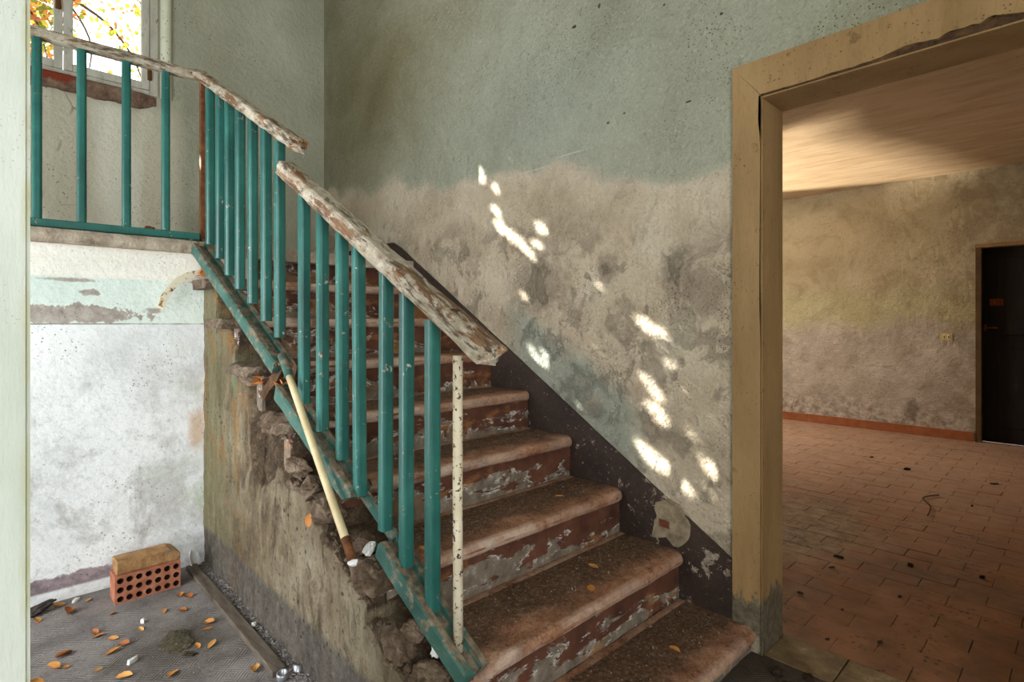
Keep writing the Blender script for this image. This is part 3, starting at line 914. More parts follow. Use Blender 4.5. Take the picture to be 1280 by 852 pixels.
o = poly_prism('wall_side_window', poly, 'y', SY1, SY1 + 0.03, 'side_room')
props(o, 'ochre plaster window wall of the side room', None, None, 'structure')
bm = box_bm(SX0, VX0, 0, 0.2, sill_pts[0][1], SZ)
box_bm(VX1, SX1 + 0.2, 0, 0.2, sill_pts[-1][1], SZ, bm)
box_bm(VX0, VX1, 0, 0.2, VH, SZ, bm)
bmesh.ops.translate(bm, vec=(0, SY1, 0), verts=bm.verts)
w2 = from_bm('wall_side_window_top', bm, 'side_room')
props(w2, 'upper ochre plaster around the side room window', None, None, 'structure')

# side room floor: terracotta tiles in running bond
fl = props(box('floor_side', XW + 0.02, SX1 + 0.2, SY0, SY1, -0.12, -0.006, 'mortar'),
           'terracotta tiled floor of the side room, stained and paler at the far end', None, None, 'structure')
TA, TB = 0.122, 0.242
F_, U0_, V0_ = 684.0, 640.0, 404.0
ca, sa = math.cos(math.radians(43.5)), math.sin(math.radians(43.5))


def proj(x, y, z):
    dep = x * sa + y * ca
    if dep < 0.05:
        return None
    return U0_ + F_ * (x * ca - y * sa) / dep, V0_ - F_ * (z - 1.22) / dep, dep


cells = []
row = 0
x = SX0 + 0.045
while x < SX1 - 0.02:
    y = -1.75 + (TB / 2 if row % 2 else 0)
    while y < SY1 - TB:
        cells.append((x + TA / 2, y + TB / 2))
        y += TB
    x += TA
    row += 1
tm = None
near = []
for c in cells:
    p = proj(c[0], c[1], 0)
    vis = p is not None and 965 < p[0] < 1310 and p[1] < 875
    near.append((0 if vis else 1, p[2] if p else 99, c))
near.sort(key=lambda t: (t[0], t[1]))


def tile_bm(bm, cx, cy, jz):
    b2 = box_bm(-TA / 2 + 0.0009, TA / 2 - 0.0009, -TB / 2 + 0.0009, TB / 2 - 0.0009, -0.010, 0.0, bmesh.new())
    return b2


bmt = tile_bm(None, 0, 0, 0)
bmesh.ops.bevel(bmt, geom=[e for e in bmt.edges if all(v.co.z > -0.005 for v in e.verts)], offset=0.0014, segments=1, affect='EDGES')
tile_me = bpy.data.meshes.new('tile')
bmt.to_mesh(tile_me)
bmt.free()
tile_me.materials.append(MT['tile'])
for k, (_, _, c) in enumerate(near[:300]):
    o = bpy.data.objects.new('tile', tile_me)
    COL.objects.link(o)
    o.parent = fl
    o.location = (c[0], c[1], rnd.uniform(-0.0016, 0.0012))
    o.rotation_euler = (rnd.uniform(-.006, .006), rnd.uniform(-.006, .006), rnd.uniform(-.006, .006))
vs, fs = [], []
for (_, _, c) in near[300:]:
    z = rnd.uniform(-0.0016, 0.0012)
    n0 = len(vs)
    a, b = TA / 2 - 0.0012, TB / 2 - 0.0012
    for zz_ in (-0.01, z):
        vs += [(c[0] - a, c[1] - b, zz_), (c[0] + a, c[1] - b, zz_), (c[0] + a, c[1] + b, zz_), (c[0] - a, c[1] + b, zz_)]
    fs += [[n0 + q for q in f] for f in ((4, 5, 6, 7), (0, 1, 5, 4), (1, 2, 6, 5), (2, 3, 7, 6), (3, 0, 4, 7))]
o = pydata('tile_field', vs, fs, 'tile', fl)
o['kind'] = 'stuff'

# threshold slabs in the doorway
thr = props(empty('threshold', (2.13, 0.36, 0)), 'worn pale stone threshold in the doorway', None, None, 'structure')
for (y0, y1) in ((0.60, 0.822), (0.265, 0.595), (-0.095, 0.26)):
    box('stone_slab', XW + 0.01 - 2.13, SX0 + 0.04 - 2.13, y0 - 0.36, y1 - 0.36, -0.02, 0.004 + rnd.uniform(-.001, .001), 'threshold', thr, 0.002, 1)

# skirting tiles along the far wall
sk = props(empty('baseboard_far', (SX1, 0, 0)), 'terracotta tile skirting along the far wall', None, None, 'structure')
y = 0.815
first = None
while y < SY1 - 0.02:
    y2 = min(y + 0.262, SY1)
    box('skirting_tile', -0.014, 0.0, y + 0.001, y2 - 0.0015, 0.0, 0.098 + rnd.uniform(-.001, .001), 'skirting', sk, 0.0015, 1)
    y = y2

# far door
d2 = props(empty('door_2', (SX1, 0.34, 0)), 'dark charred-looking door at the far end of the side room', None, None, 'structure')
box('door_leaf', 0.10, 0.14, FD0 - 0.34 + 0.03, FD1 - 0.34 - 0.03, 0.004, FDH - 0.02, 'dark_door', d2, 0.003, 1)
for (a, b, z0, z1) in ((FD0 + 0.16, FD1 - 0.16, 0.16, 0.95), (FD0 + 0.16, FD1 - 0.16, 1.10, 1.88)):
    box('door_panel', 0.088, 0.10, a - 0.34, b - 0.34, z0, z1, 'dark_door', d2, 0.006, 1)
box('frame_jamb', -0.002, 0.12, FD1 - 0.34 - 0.045, FD1 - 0.34 + 0.004, 0, FDH, 'far_frame', d2, 0.003, 1)
box('frame_jamb', -0.002, 0.12, FD0 - 0.34 - 0.004, FD0 - 0.34 + 0.045, 0, FDH, 'far_frame', d2, 0.003, 1)
box('frame_head', -0.004, 0.12, FD0 - 0.34, FD1 - 0.34, FDH - 0.035, FDH + 0.004, 'casing', d2, 0.003, 1)
box('paper_tag', 0.082, 0.087, 0.255, 0.36, 1.40, 1.47, 'tag', d2)
box('latch_bar', 0.066, 0.088, 0.30, 0.43, 1.165, 1.185, 'rust', d2, 0.003, 1)
box('latch_bracket', 0.06, 0.09, 0.385, 0.402, 1.14, 1.21, 'rust', d2, 0.003, 1)

# socket plate
t = props(empty('wall_socket', (SX1, 1.04, 1.075)), 'small cream double wall socket left of the dark door', 'socket')
box('plate', -0.010, 0.0, -0.052, 0.052, -0.04, 0.04, 'socket', t, 0.003, 2)
for yy in (-0.022, 0.016):
    mo = box('socket_module', -0.014, -0.009, yy - 0.013, yy + 0.013, -0.026, 0.026, 'socket_white', t, 0.002, 1)
    for zz_ in (-0.01, 0.0, 0.01):
        pass
box('socket_slot', -0.0155, -0.0135, -0.026, -0.018, -0.014, 0.014, 'black', t)
box('socket_slot', -0.0155, -0.0135, 0.012, 0.020, -0.014, 0.014, 'black', t)

# doorway casing
d1 = props(empty('door_1', (XW, 0.36, 0)), 'cream-painted timber door surround beside the stairs, paint flaking', None, None, 'structure')
yo = 0.36
CW = 0.104


def jag_poly(p0, p1, n, amp, seed):
    """points from p0 to p1 with a ragged offset perpendicular"""
    out = []
    for i in range(n + 1):
        t_ = i / n
        a = p0[0] + (p1[0] - p0[0]) * t_
        b = p0[1] + (p1[1] - p0[1]) * t_
        out.append((a, b, t_))
    return out


# left upright: face board (mitred at the top), reveal board
zb = sz(1) - 0.012
pts = [(DY1 + CW - yo, zb), (DY1 + CW - yo, 2.185), (DY1 - yo, 2.054)]
for i in range(24):
    t_ = i / 23
    z = 2.05 - (2.05 - zb) * t_
    a = 0.0
    if z > 1.93:
        a = 0.012 * abs(n3((z, 0, 0), 40, 2)) + 0.006
    elif 0.95 < z < 1.35:
        a = 0.009 * max(0, n3((z, 0, 0), 16, 7))
    else:
        a = 0.003 * max(0, n3((z, 0, 0), 30, 5))
    pts.append((DY1 - yo + a, z))
poly_prism('upright_face', pts, 'x', -0.018, 0.004, 'casing', d1)
box('reveal_board', -0.012, 0.185, DY1 - yo - 0.004, DY1 - yo + 0.0, 0.004, DH, 'casing', d1, 0.002, 1)
# head: face board with a split lower edge, soffit board
pts = [(DY1 + CW - yo, 2.185), (DY0 - 0.1 - yo, 2.185), (DY0 - 0.1 - yo, 2.054)]
for i in range(60):
    y_ = DY0 + (DY1 - DY0) * i / 59
    if y_ < 0.52:
        bite = (0.020 + 0.016 * n3((y_, 0, 0), 14, 3) + 0.008 * n3((y_, 0, 0), 50, 6)) * min(1, max(0, (0.56 - y_) / 0.25))
    elif y_ < 0.74:
        bite = 0.008 * max(0, n3((y_, 0, 0), 26, 4) + 0.3)
    else:
        bite = 0.002
    pts.append((y_ - yo, 2.054 + bite))
poly_prism('head_face', pts, 'x', -0.018, 0.004, 'casing', d1)
box('splintered_core', -0.0055, 0.004, DY0 - yo, DY1 - yo, 2.05, 2.10, 'splinter', d1)
box('soffit_board', -0.012, 0.185, DY0 - yo, DY1 - yo, DH - 0.006, DH, 'casing', d1, 0.002, 1)
box('upright_face', -0.018, 0.004, DY0 - 0.1 - yo, DY0 - yo, 0.0, 2.054, 'casing', d1, 0.002, 1)
box('reveal_board', -0.012, 0.185, DY0 - yo, DY0 - yo + 0.022, 0.004, DH, 'casing', d1, 0.002, 1)

# dark band painted along the stair wall
t_pts = [(0.929, 0.318), (3.29, 1.757), (3.45, 1.79), (YB, 1.79), (YB, 1.5), (3.3, 1.5)]
poly = []
for k in range(40):
    a = k / 39
    y_ = 0.929 + (3.27 - 0.929) * a
    poly.append((y_, 0.318 + (1.745 - 0.318) * a + 0.003 * n3((y_, 0, 0), 9, 2)))
poly += [(3.36, 1.786), (3.46, 1.79), (YB, 1.79), (YB, 1.45), (3.3, 1.25), (1.25, 0.0), (0.929, 0.0)]
tb_ = poly_prism('trim_2', poly, 'x', XW - 0.011, XW + 0.004, 'band')
props(tb_, 'dark brown painted skirting band climbing the wall beside the stairs', None, None, 'structure')
# chipped hole in the band with a plaster patch round it
bm = bmesh.new()
c0 = bm.verts.new((XW - 0.016, 1.20, 0.385))
ring = []
for k in range(28):
    a = 2 * math.pi * k / 28
    r = 0.074 * (1 + 0.45 * n3((math.cos(a), math.sin(a), 0), 1.6, 5) + 0.12 * n3((math.cos(a), math.sin(a), 0), 5, 2))
    ring.append((bm.verts.new((XW - 0.017, 1.20 + r * 1.05 * math.cos(a), 0.385 + r * math.sin(a))), bm.verts.new((XW - 0.005, 1.20 + r * 1.15 * math.cos(a), 0.385 + r * 1.1 * math.sin(a)))))
for k in range(28):
    a, b = ring[k], ring[(k + 1) % 28]
    bm.faces.new((c0, a[0], b[0]))
    bm.faces.new((a[0], a[1], b[1], b[0]))
pp = from_bm('plaster_patch', bm, 'patch', tb_)
bm = box_bm(XW - 0.0185, XW - 0.012, 1.195, 1.245, 0.368, 0.40)
bmesh.ops.subdivide_edges(bm, edges=bm.edges, cuts=3, use_grid_fill=True)
rough(bm, 0.006, 30, 3, (0.1, 1, 1))
from_bm('bare_brick', bm, 'bare_brick', tb_)

# ------------------------------------------------------------------ staircase
st = props(empty('staircase', (1.4, 0.9, 0)), 'crumbling stone staircase with peeling brown risers rising to the landing', 'staircase')


def P(o):
    """parent a world-space mesh to the staircase without moving it"""
    o.parent = st
    o.location = -Vector(st.location)
    return o


near_x = {1: 0.80, 2: 0.845, 3: 0.83, 4: 0.80, 5: 0.765, 6: 0.742, 7: 0.735, 8: 0.735, 9: 0.745}
broken = {1: 0.05, 2: 0.07, 3: 0.075, 4: 0.07, 5: 0.055, 6: 0.035, 7: 0.02, 8: 0.015, 9: 0.01}
for i in range(1, NST + 1):
    y0 = sy(i)
    y1 = sy(i + 1) + 0.03 if i < NST else YL + 0.10
    z1 = sz(i)
    th = 0.05
    x0, x1 = near_x[i], 2.036
    bm = bmesh.new()
    prof = [(y1, z1)]
    for k in range(7):                                # bullnose
        a = math.radians(90 + 180 * k / 6)
        prof.append((y0 + th / 2 + th / 2 * math.cos(a), z1 - th / 2 + th / 2 * math.sin(a)))
    prof.append((y1, z1 - th))
    mid = [(y0 + 0.10, z1), (y0 + 0.18, z1)]
    prof = [prof[0], (y0 + 0.2, z1), (y0 + 0.12, z1), (y0 + 0.06, z1)] + prof[1:]
    nxs = 64
    rings = []
    for j in range(nxs + 1):
        x = x0 + (x1 - x0) * j / nxs
        ring = []
        for q, (a, b) in enumerate(prof):
            p = Vector((x, a, b))
            nz = 0.0022 * n3(p, 16, i * 3.1) + 0.0028 * n3(p, 5, i * 1.7)
            dy = 0.0035 * n3(p, 9, i * 2.3) + 0.002 * n3(p, 26, i)
            wear = -0.006 * math.exp(-((x - 1.4) / 0.35) ** 2) if a < y0 + 0.12 else 0.0
            # crumbled free end
            e = max(0.0, 1.0 - (x - x0) / 0.20)
            er = broken[i] * e
            p.z += nz + (wear if b > z1 - 0.02 else 0.0) - er * (0.35 + 0.9 * max(0, n3(p, 11, i * 5.0))) * (1 if b > z1 - 0.03 else 0.3)
            p.y += dy + er * 1.2 * (0.5 + n3(p, 13, i * 7.0)) * (1 if a < y0 + 0.1 else 0)
            p.x += er * 0.8 * n3(p, 17, i * 4.0) if j < 6 else 0.0
            # rounded end at the wall
            if x1 - x < 0.03 and a < y0 + 0.05:
                p.y += 0.018 * (1 - (x1 - x) / 0.03) ** 2
            ring.append(bm.verts.new(p))
        rings.append(ring)
    n = len(prof)
    for j in range(nxs):
        for q in range(n):
            bm.faces.new((rings[j][q], rings[j][(q + 1) % n], rings[j + 1][(q + 1) % n], rings[j + 1][q]))
    bm.faces.new(rings[0])
    bm.faces.new(rings[-1])
    bmesh.ops.triangulate(bm, faces=[f for f in bm.faces if len(f.verts) > 4])
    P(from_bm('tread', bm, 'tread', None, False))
    # riser below this tread
    zb = sz(i - 1) if i > 1 else 0.0
    xr0 = XS + 0.012 + (0.06 if i < 5 else 0.0)
    yr = y0 + 0.034
    bm = bmesh.new()
    gx, gz = 40, 8
    hr = z1 - th - zb + 0.012
    for jz in range(gz + 1):
        for jx in range(gx + 1):
            p = Vector((xr0 + (2.046 - xr0) * jx / gx, yr, zb - 0.004 + hr * jz / gz))
            p.y += 0.004 * n3(p, 7, i * 2.7) + 0.0025 * n3(p, 24, i)
            bm.verts.new(p)
    bm.verts.ensure_lookup_table()
    for jz in range(gz):
        for jx in range(gx):
            a = jz * (gx + 1) + jx
            bm.faces.new((bm.verts[a], bm.verts[a + 1], bm.verts[a + gx + 2], bm.verts[a + gx + 1]))
    r_ = bmesh.ops.extrude_face_region(bm, geom=list(bm.faces))
    bmesh.ops.translate(bm, vec=(0, 0.06, 0), verts=[v for v in r_['geom'] if isinstance(v, bmesh.types.BMVert)])
    bmesh.ops.translate(bm, vec=(-1.4 - i * 0.37, -yr, -zb), verts=bm.verts)
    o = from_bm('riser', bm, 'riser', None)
    o.parent = st
    o.location = Vector((1.4 + i * 0.37, yr, zb)) - Vector(st.location)

# flank wall: plaster skin with the core laid bare under the broken treads
NY, NZ = 300, 90


def flank_top(y):
    i = max(1, min(NST, int(math.floor((y - 0.832 - 0.03) / 0.291)) + 1))
    z = sz(i) - 0.045
    if y < sy(1) + 0.03:
        z = 0.06
    worn = max(0.0, min(1.0, (2.35 - y) / 0.5))
    z -= worn * (0.005 + 0.03 * abs(n3((y, 0, 0), 7, 3)) + 0.016 * n3((y, 0, 0), 26, 5))
    f = (y - 0.862) / 0.291 % 1.0
    if worn > 0:
        z -= worn * 0.05 * max(0, 1 - f * 2.2)      # the fronts of the lower steps have crumbled most
    ln = 0.0976 + 0.66 * (y - 0.832) - 0.085 + 0.03 * n3((y, 2, 0), 8, 6) + 0.012 * n3((y, 2, 0), 30, 2)
    k_ = 0.85 * max(0.0, min(1.0, (2.05 - y) / 0.3))
    z = z + (min(z, ln) - z) * k_ if ln < z else z + (ln - z) * k_ * 0.7
    return max(0.05, z)


vs, fs, bare = [], [], []
for a in range(NY + 1):
    y = 0.50 + (YL - 0.50) * a / NY
    tz = flank_top(y)
    line = 0.0976 + 0.66 * (y - 0.832)
    for b in range(NZ + 1):
        z = tz * b / NZ
        p = Vector((0, y, z))
        dtop = line - z
        depth = 0.21 + 0.15 * n3(p, 3.2, 2.0) + 0.07 * n3(p, 9, 4.0)
        if y > 2.5:
            depth *= max(0.25, 1 - (y - 2.5) * 1.2)
        if y < 1.9:
            depth *= max(0.45, 1 - (1.9 - y) * 0.6)
        m_ = max(0.0, min(1.0, (depth - dtop) / 0.035))
        # a long hollow scar under the fifth and sixth steps
        sc = 1.0 - ((y - 2.28 + 0.25 * (z - 0.75)) / 0.17) ** 2 - ((z - 0.74) / 0.24) ** 2 + 0.7 * n3(p, 7, 9.0)
        m_ = max(m_, max(0.0, min(1.0, sc * 3.0)))
        bare.append(m_)
        dx = 0.008 * n3(p, 4, 1.0) + 0.007 * n3((p.x, p.y, p.z * 0.4), 16, 3.0) + 0.004 * n3((p.x, p.y, p.z * 0.5), 45, 6.0)
        rg = n3(p, 13, 8.0) * 0.018 + n3(p, 34, 2.0) * 0.010
        vs.append((XS + dx + m_ * (0.022 + rg), y, z))
for a in range(NY):
    for b in range(NZ):
        q = a * (NZ + 1) + b
        fs.append((q, q + NZ + 1, q + NZ + 2, q + 1))
# close the top with a ledge running under the treads
base_n = len(vs)
for a in range(NY + 1):
    p = vs[a * (NZ + 1) + NZ]
    vs.append((0.98, p[1], p[2] + 0.012 * n3(p, 20, 4)))
    bare.append(1.0)
for a in range(NY):
    fs.append((a * (NZ + 1) + NZ, (a + 1) * (NZ + 1) + NZ, base_n + a + 1, base_n + a))
me = bpy.data.meshes.new('flank_wall')
me.from_pydata(vs, [], fs)
at = me.attributes.new('bare', 'FLOAT', 'POINT')
at.data.foreach_set('value', bare)
o = mesh_obj('flank_wall', me, 'flank')
P(o)
o['label'] = 'damp stained flank wall with fallen plaster'


def stone(name, loc, size, seed, mat='stone', parent=None, flat=1.0, amp=0.35, rot=0.0):
    bm = bmesh.new()
    bmesh.ops.create_icosphere(bm, subdivisions=4, radius=1.0)
    for v in bm.verts:
        d = v.co.normalized()
        k = 0.82 + amp * n3(d, 1.5, seed) + amp * 0.6 * n3(d, 3.4, seed * 2) + amp * 0.4 * abs(n3(d, 7, seed)) + amp * 0.25 * n3(d, 15, seed)
        c = d * k
        # knock flats off the lump so that it reads as broken masonry
        for q in range(5):
            pn_ = Vector((math.sin(seed + q * 2.4), math.cos(seed * 1.7 + q * 1.9), math.sin(seed * 0.6 + q * 3.1))).normalized()
            h_ = c.dot(pn_) - 0.62
            if h_ > 0:
                c -= pn_ * h_ * 0.85
        v.co = Vector((c.x * size[0], c.y * size[1], c.z * size[2]))
    o = from_bm(name, bm, mat, None)
    o.rotation_euler = (rnd.uniform(-.2, .2), rnd.uniform(-.2, .2), rot)
    o.location = loc
    if parent is not None:
        o.parent = parent
        o.location = Vector(loc) - Vector(parent.location)
    return o


# broken lumps of tread and masonry along the free edge
for k, (x, y, z, a, b, c) in enumerate(((0.80, 2.16, 0.835, .06, .11, .045), (0.815, 1.86, 0.655, .06, .10, .045), (0.80, 1.72, 0.60, .05, .07, .05),
                                        (0.83, 1.50, 0.455, .075, .10, .055), (0.82, 1.33, 0.33, .055, .07, .05), (0.85, 1.20, 0.27, .07, .09, .05),
                                        (0.815, 1.07, 0.17, .05, .09, .06), (0.87, 1.62, 0.50, .06, .05, .04), (0.86, 1.02, 0.22, .06, .05, .045),
                                        (0.79, 2.42, 0.985, .035, .10, .03), (0.80, 1.98, 0.70, .03, .07, .05), (0.86, 1.30, 0.36, .05, .05, .035))):
    stone('broken_stone', (x, y, z), (a, b, c), k * 3.3 + 1, 'stone', st, rot=rnd.uniform(-.4, .4))
vs, fs = [], []
g3 = random.Random(5)
for _ in range(1500):
    y = g3.uniform(0.9, 2.35)
    x = g3.uniform(0.785, 0.96)
    i = max(1, int((y - 0.832) / 0.291) + 1)
    z = max(flank_top(y), 0.05) if x < 0.85 else sz(i) - 0.01
    c = g3.choice((0.004, 0.006, 0.008, 0.012, 0.018))
    n0 = len(vs)
    for sx_, sy__, sz_ in ((1, 0, -1), (-1, 0.3, -0.8), (0, 1, -0.9), (0, -1, -0.6), (0.3, 0.2, 1), (-0.5, -0.4, 0.8)):
        vs.append((x + c * sx_ * g3.uniform(.6, 1.2), y + c * sy__ * g3.uniform(.6, 1.2), z + c * sz_ * g3.uniform(.5, 1)))
    fs.extend([(n0 + a, n0 + b, n0 + c_) for a, b, c_ in ((0, 2, 4), (2, 1, 5), (2, 5, 4), (1, 3, 5), (3, 0, 4), (3, 4, 5), (0, 1, 2), (0, 3, 1))])
o = P(pydata('rubble_crumbs', vs, fs, 'stone'))
o['kind'] = 'stuff'
# plaster remnants still white on a few broken edges
for k, (x, y, z, a, c) in enumerate(((0.835, 1.515, 0.53, .022, .026), (0.86, 1.20, 0.345, .016, .02), (0.842, 2.14, 0.88, .018, .028), (0.858, 1.83, 0.70, .012, .03))):
    stone('white_plaster_flake', (x, y, z), (a, .012, c), k * 2.1 + 40, 'white', st, amp=0.5)

# grit and crumbled mortar on the treads
vs, fs = [], []
g2 = random.Random(3)


def grit_at(x, y, z, s):
    n0 = len(vs)
    for _ in range(4):
        vs.append((x + g2.uniform(-s, s), y + g2.uniform(-s, s), z + g2.uniform(-0.2 * s, 0.9 * s)))
    fs.extend([(n0, n0 + 1, n0 + 2), (n0, n0 + 1, n0 + 3), (n0 + 1, n0 + 2, n0 + 3), (n0, n0 + 2, n0 + 3)])


for i in range(1, 7):
    cnt = {1: 1500, 2: 1500, 3: 1000, 4: 700, 5: 400, 6: 250}[i]
    for _ in range(cnt):
        x = 0.86 + (2.0 - 0.86) * g2.random() ** 1.25
        f = g2.random() ** 0.75
        y = sy(i) + 0.03 + (0.285 - 0.03) * f
        if f < 0.25 and g2.random() < 0.7:
            continue
        grit_at(x, y, sz(i), g2.choice((0.002, 0.003, 0.003, 0.0045, 0.007)))
o = pydata('grit', vs, fs, 'grit')
props(o, 'dark grit and crumbled mortar scattered over the treads', 'grit', None, 'stuff')

# ------------------------------------------------------------------ railings
BAL = [(0.773, 2.959, 2.352, 1.608), (0.781, 2.833, 2.297, 1.531), (0.789, 2.715, 2.227, 1.444), (0.797, 2.596, 2.155, 1.376),
       (0.806, 2.459, 2.078, 1.309), (0.815, 2.324, 2.005, 1.233), (0.823, 2.199, 1.922, 1.169), (0.837, 2.001, 1.721, 0.927),
       (0.846, 1.865, 1.627, 0.844), (0.855, 1.731, 1.541, 0.767), (0.862, 1.623, 1.463, 0.669), (0.871, 1.480, 1.364, 0.594),
       (0.878, 1.375, 1.295, 0.515), (0.886, 1.254, 1.218, 0.429)]
sr = props(empty('stair_railing', (0.84, 2.0, 0.9)), 'broken teal stair railing with a splintered wooden handrail', 'railing')


def PR(o, root):
    o.parent = root
    o.location = Vector(o.location) - Vector(root.location)
    return o


def baluster(x, y, zt, zb, root, w_=0.040, d_=0.036, lean=(0, 0), mat='teal'):
    pr = []
    for (a, b) in rrect(w_, d_, 0.011, 3):
        pr.append((a, b))
    bm = bmesh.new()
    lo_, hi_ = [], []
    for (a, b) in pr:
        lo_.append(bm.verts.new((a, b, zb)))
        hi_.append(bm.verts.new((a + lean[0], b + lean[1], zt)))
    n = len(pr)
    for k in range(n):
        bm.faces.new((lo_[k], lo_[(k + 1) % n], hi_[(k + 1) % n], hi_[k]))
    bm.faces.new(lo_)
    bm.faces.new(hi_)
    o = from_bm('baluster', bm, mat, None)
    o.location = (x, y, 0)
    return PR(o, root)


for k, (x, y, zt, zb) in enumerate(BAL):
    lean = (rnd.uniform(-.004, .004), rnd.uniform(-.006, .006))
    if k == 6:
        zt -= 0.0
    if k == 10:
        lean = (0.0, 0.01)
    baluster(x, y, zt + 0.012, zb - 0.004, sr, lean=lean)
for (yb, zb_) in ((1.48, 0.592), (1.623, 0.667)):
    pass

# handrail: upper length still joined at the landing, lower length dropped
hp = rrect(0.068, 0.046, 0.014, 3)


def weather(amp, seed):
    def fn(bm):
        for v in bm.verts:
            v.co += Vector((n3(v.co, 18, seed), n3(v.co, 18, seed + 5), n3(v.co, 18, seed + 9))) * amp
    return fn


def line_pts(a, b, n):
    a, b = Vector(a), Vector(b)
    return [a + (b - a) * (i / n) for i in range(n + 1)]


A0, A1 = Vector((0.764, 3.10, 2.478)), Vector((0.835, 2.05, 1.892))
h1 = sweep('handrail', line_pts(A0, A1, 44), hp, 'handrail', sr, jag=0.03, bmfn=weather(0.004, 2))
B0, B1 = Vector((0.826, 2.150, 1.822)), Vector((0.901, 1.025, 1.140))
h2 = sweep('handrail', line_pts(B0, B1, 44), rrect(0.078, 0.058, 0.016, 3), 'handrail', sr, jag=0.018, bmfn=weather(0.004, 6))


def splint(name, p, d, n, L, r, seed, parent, mat='fresh_wood'):
    """a tuft of splinters at a broken end"""
    g = random.Random(seed)
    bm = bmesh.new()
    d = Vector(d).normalized()
    s = d.cross(Vector((0, 0, 1))).normalized()
    u = s.cross(d)
    for _ in range(n):
        o_ = Vector(p) + s * g.uniform(-r, r) + u * g.uniform(-r * 0.7, r * 0.7)
        tip = o_ + d * g.uniform(0.3, 1) * L + s * g.uniform(-.3, .3) * L + u * g.uniform(-.3, .3) * L
        w_ = g.uniform(0.002, 0.006)
        b_ = [bm.verts.new(o_ + s * w_), bm.verts.new(o_ - s * w_ * 0.5 + u * w_), bm.verts.new(o_ - s * w_ * 0.5 - u * w_)]
        t_ = bm.verts.new(tip)
        for k in range(3):
            bm.faces.new((b_[k], b_[(k + 1) % 3], t_))
        bm.faces.new(b_)
    o = from_bm(name, bm, mat, None)
    return PR(o, parent)


splint('splintered_end', A1 - (A1 - A0).normalized() * 0.02, A1 - A0, 26, 0.06, 0.028, 1, sr)
splint('splintered_end', B1 - (B1 - B0).normalized() * 0.012, (B1 - B0) + Vector((0, 0, -0.3)), 16, 0.03, 0.028, 2, sr)
splint('splintered_end', B0, B0 - B1, 10, 0.03, 0.025, 3, sr, 'splinter')
# knot hole plug near the lower end of the dropped handrail
dB = (B1 - B0).normalized()
kp = B1 - dB * 0.16 + Vector((0, 0, 0.032))
stone_o = stone('knot_scar', kp, (0.016, 0.022, 0.006), 77, 'splinter', sr)

# runner: broken channel that carries the balusters
def chan(w_, h_, gw, gd):
    a = w_ / 2
    b = gw / 2
    return [(-a, -h_ / 2), (a, -h_ / 2), (a, h_ / 2 - 0.006), (a - 0.006, h_ / 2), (b, h_ / 2), (b, h_ / 2 - gd), (-b, h_ / 2 - gd), (-b, h_ / 2), (-a + 0.006, h_ / 2), (-a, h_ / 2 - 0.006)]


def rail_pt(y, z):
    return Vector((0.76 + (3.15 - y) * 0.0667, y, z))


ch = chan(0.085, 0.050, 0.036, 0.02)
R1 = sweep('runner', line_pts(rail_pt(3.18, 1.652), rail_pt(2.175, 1.050), 20), ch, 'runner', sr, jag=0.012, bmfn=weather(0.0035, 3))
R2 = sweep('runner', line_pts(rail_pt(2.17, 0.965), rail_pt(1.64, 0.668), 14), ch, 'runner', sr, jag=0.03, bmfn=weather(0.003, 4))
R3 = sweep('runner', line_pts(rail_pt(1.465, 0.548), rail_pt(1.09, 0.320), 12), ch, 'runner', sr, jag=0.006, bmfn=weather(0.0025, 5))
# the far lip of the channel survives between the two lower lengths
a_, b_ = rail_pt(1.66, 0.660) + Vector((0.034, 0, 0)), rail_pt(1.44, 0.530) + Vector((0.034, 0, 0))
sweep('runner_lip', line_pts(a_, b_, 4), rrect(0.014, 0.045, 0.003, 1), 'runner', sr, jag=0.004)
splint('splintered_end', rail_pt(2.17, 1.05), (0, -1, -0.55), 14, 0.035, 0.03, 5, sr)
splint('splintered_end', rail_pt(2.17, 0.972), (-0.2, 1, 0.6), 14, 0.04, 0.028, 6, sr)
splint('splintered_end', rail_pt(1.64, 0.668), (0, -1, -0.6), 8, 0.03, 0.02, 7, sr)
splint('splintered_end', rail_pt(1.085, 0.300) + Vector((-0.025, 0, 0)), (-0.1, -0.6, -1), 12, 0.05, 0.016, 8, sr)
splint('splintered_end', rail_pt(2.3, 0.99) + Vector((-0.03, 0, 0)), (-1, -0.2, 0.3), 14, 0.06, 0.02, 9, sr)
# worn wooden flake dangling under the upper runner and a wedge at its head
bm = box_bm(-0.012, 0.012, -0.075, 0.075, -0.018, 0.018)
bmesh.ops.subdivide_edges(bm, edges=bm.edges, cuts=3, use_grid_fill=True)
rough(bm, 0.007, 22, 4)
o = from_bm('runner_flake', bm, 'splinter', None)
o.rotation_euler = (math.radians(-62), math.radians(14), math.radians(30))
o.location = (0.80, 2.20, 0.995)
PR(o, sr)
bm = box_bm(-0.02, 0.02, -0.014, 0.014, -0.05, 0.05)
bmesh.ops.subdivide_edges(bm, edges=bm.edges, cuts=4, use_grid_fill=True)
for v in bm.verts:
    v.co.x *= 1.0 - 0.5 * (v.co.z + 0.05) / 0.1
rough(bm, 0.008, 24, 9)
o = from_bm('wood_wedge', bm, 'fresh_wood', None)
o.rotation_euler = (0.15, 0.35, 0.0)
o.location = (0.775, 3.04, 1.505)
PR(o, sr)
bm = box_bm(-0.018, 0.018, -0.03, 0.03, -0.028, 0.028)
bmesh.ops.subdivide_edges(bm, edges=bm.edges, cuts=3, use_grid_fill=True)
rough(bm, 0.006, 28, 5)
o = from_bm('runner_block', bm, 'splinter', None)
o.rotation_euler = (0.5, 0.0, 0.0)
o.location = (0.868, 2.14, 1.045)
PR(o, sr)
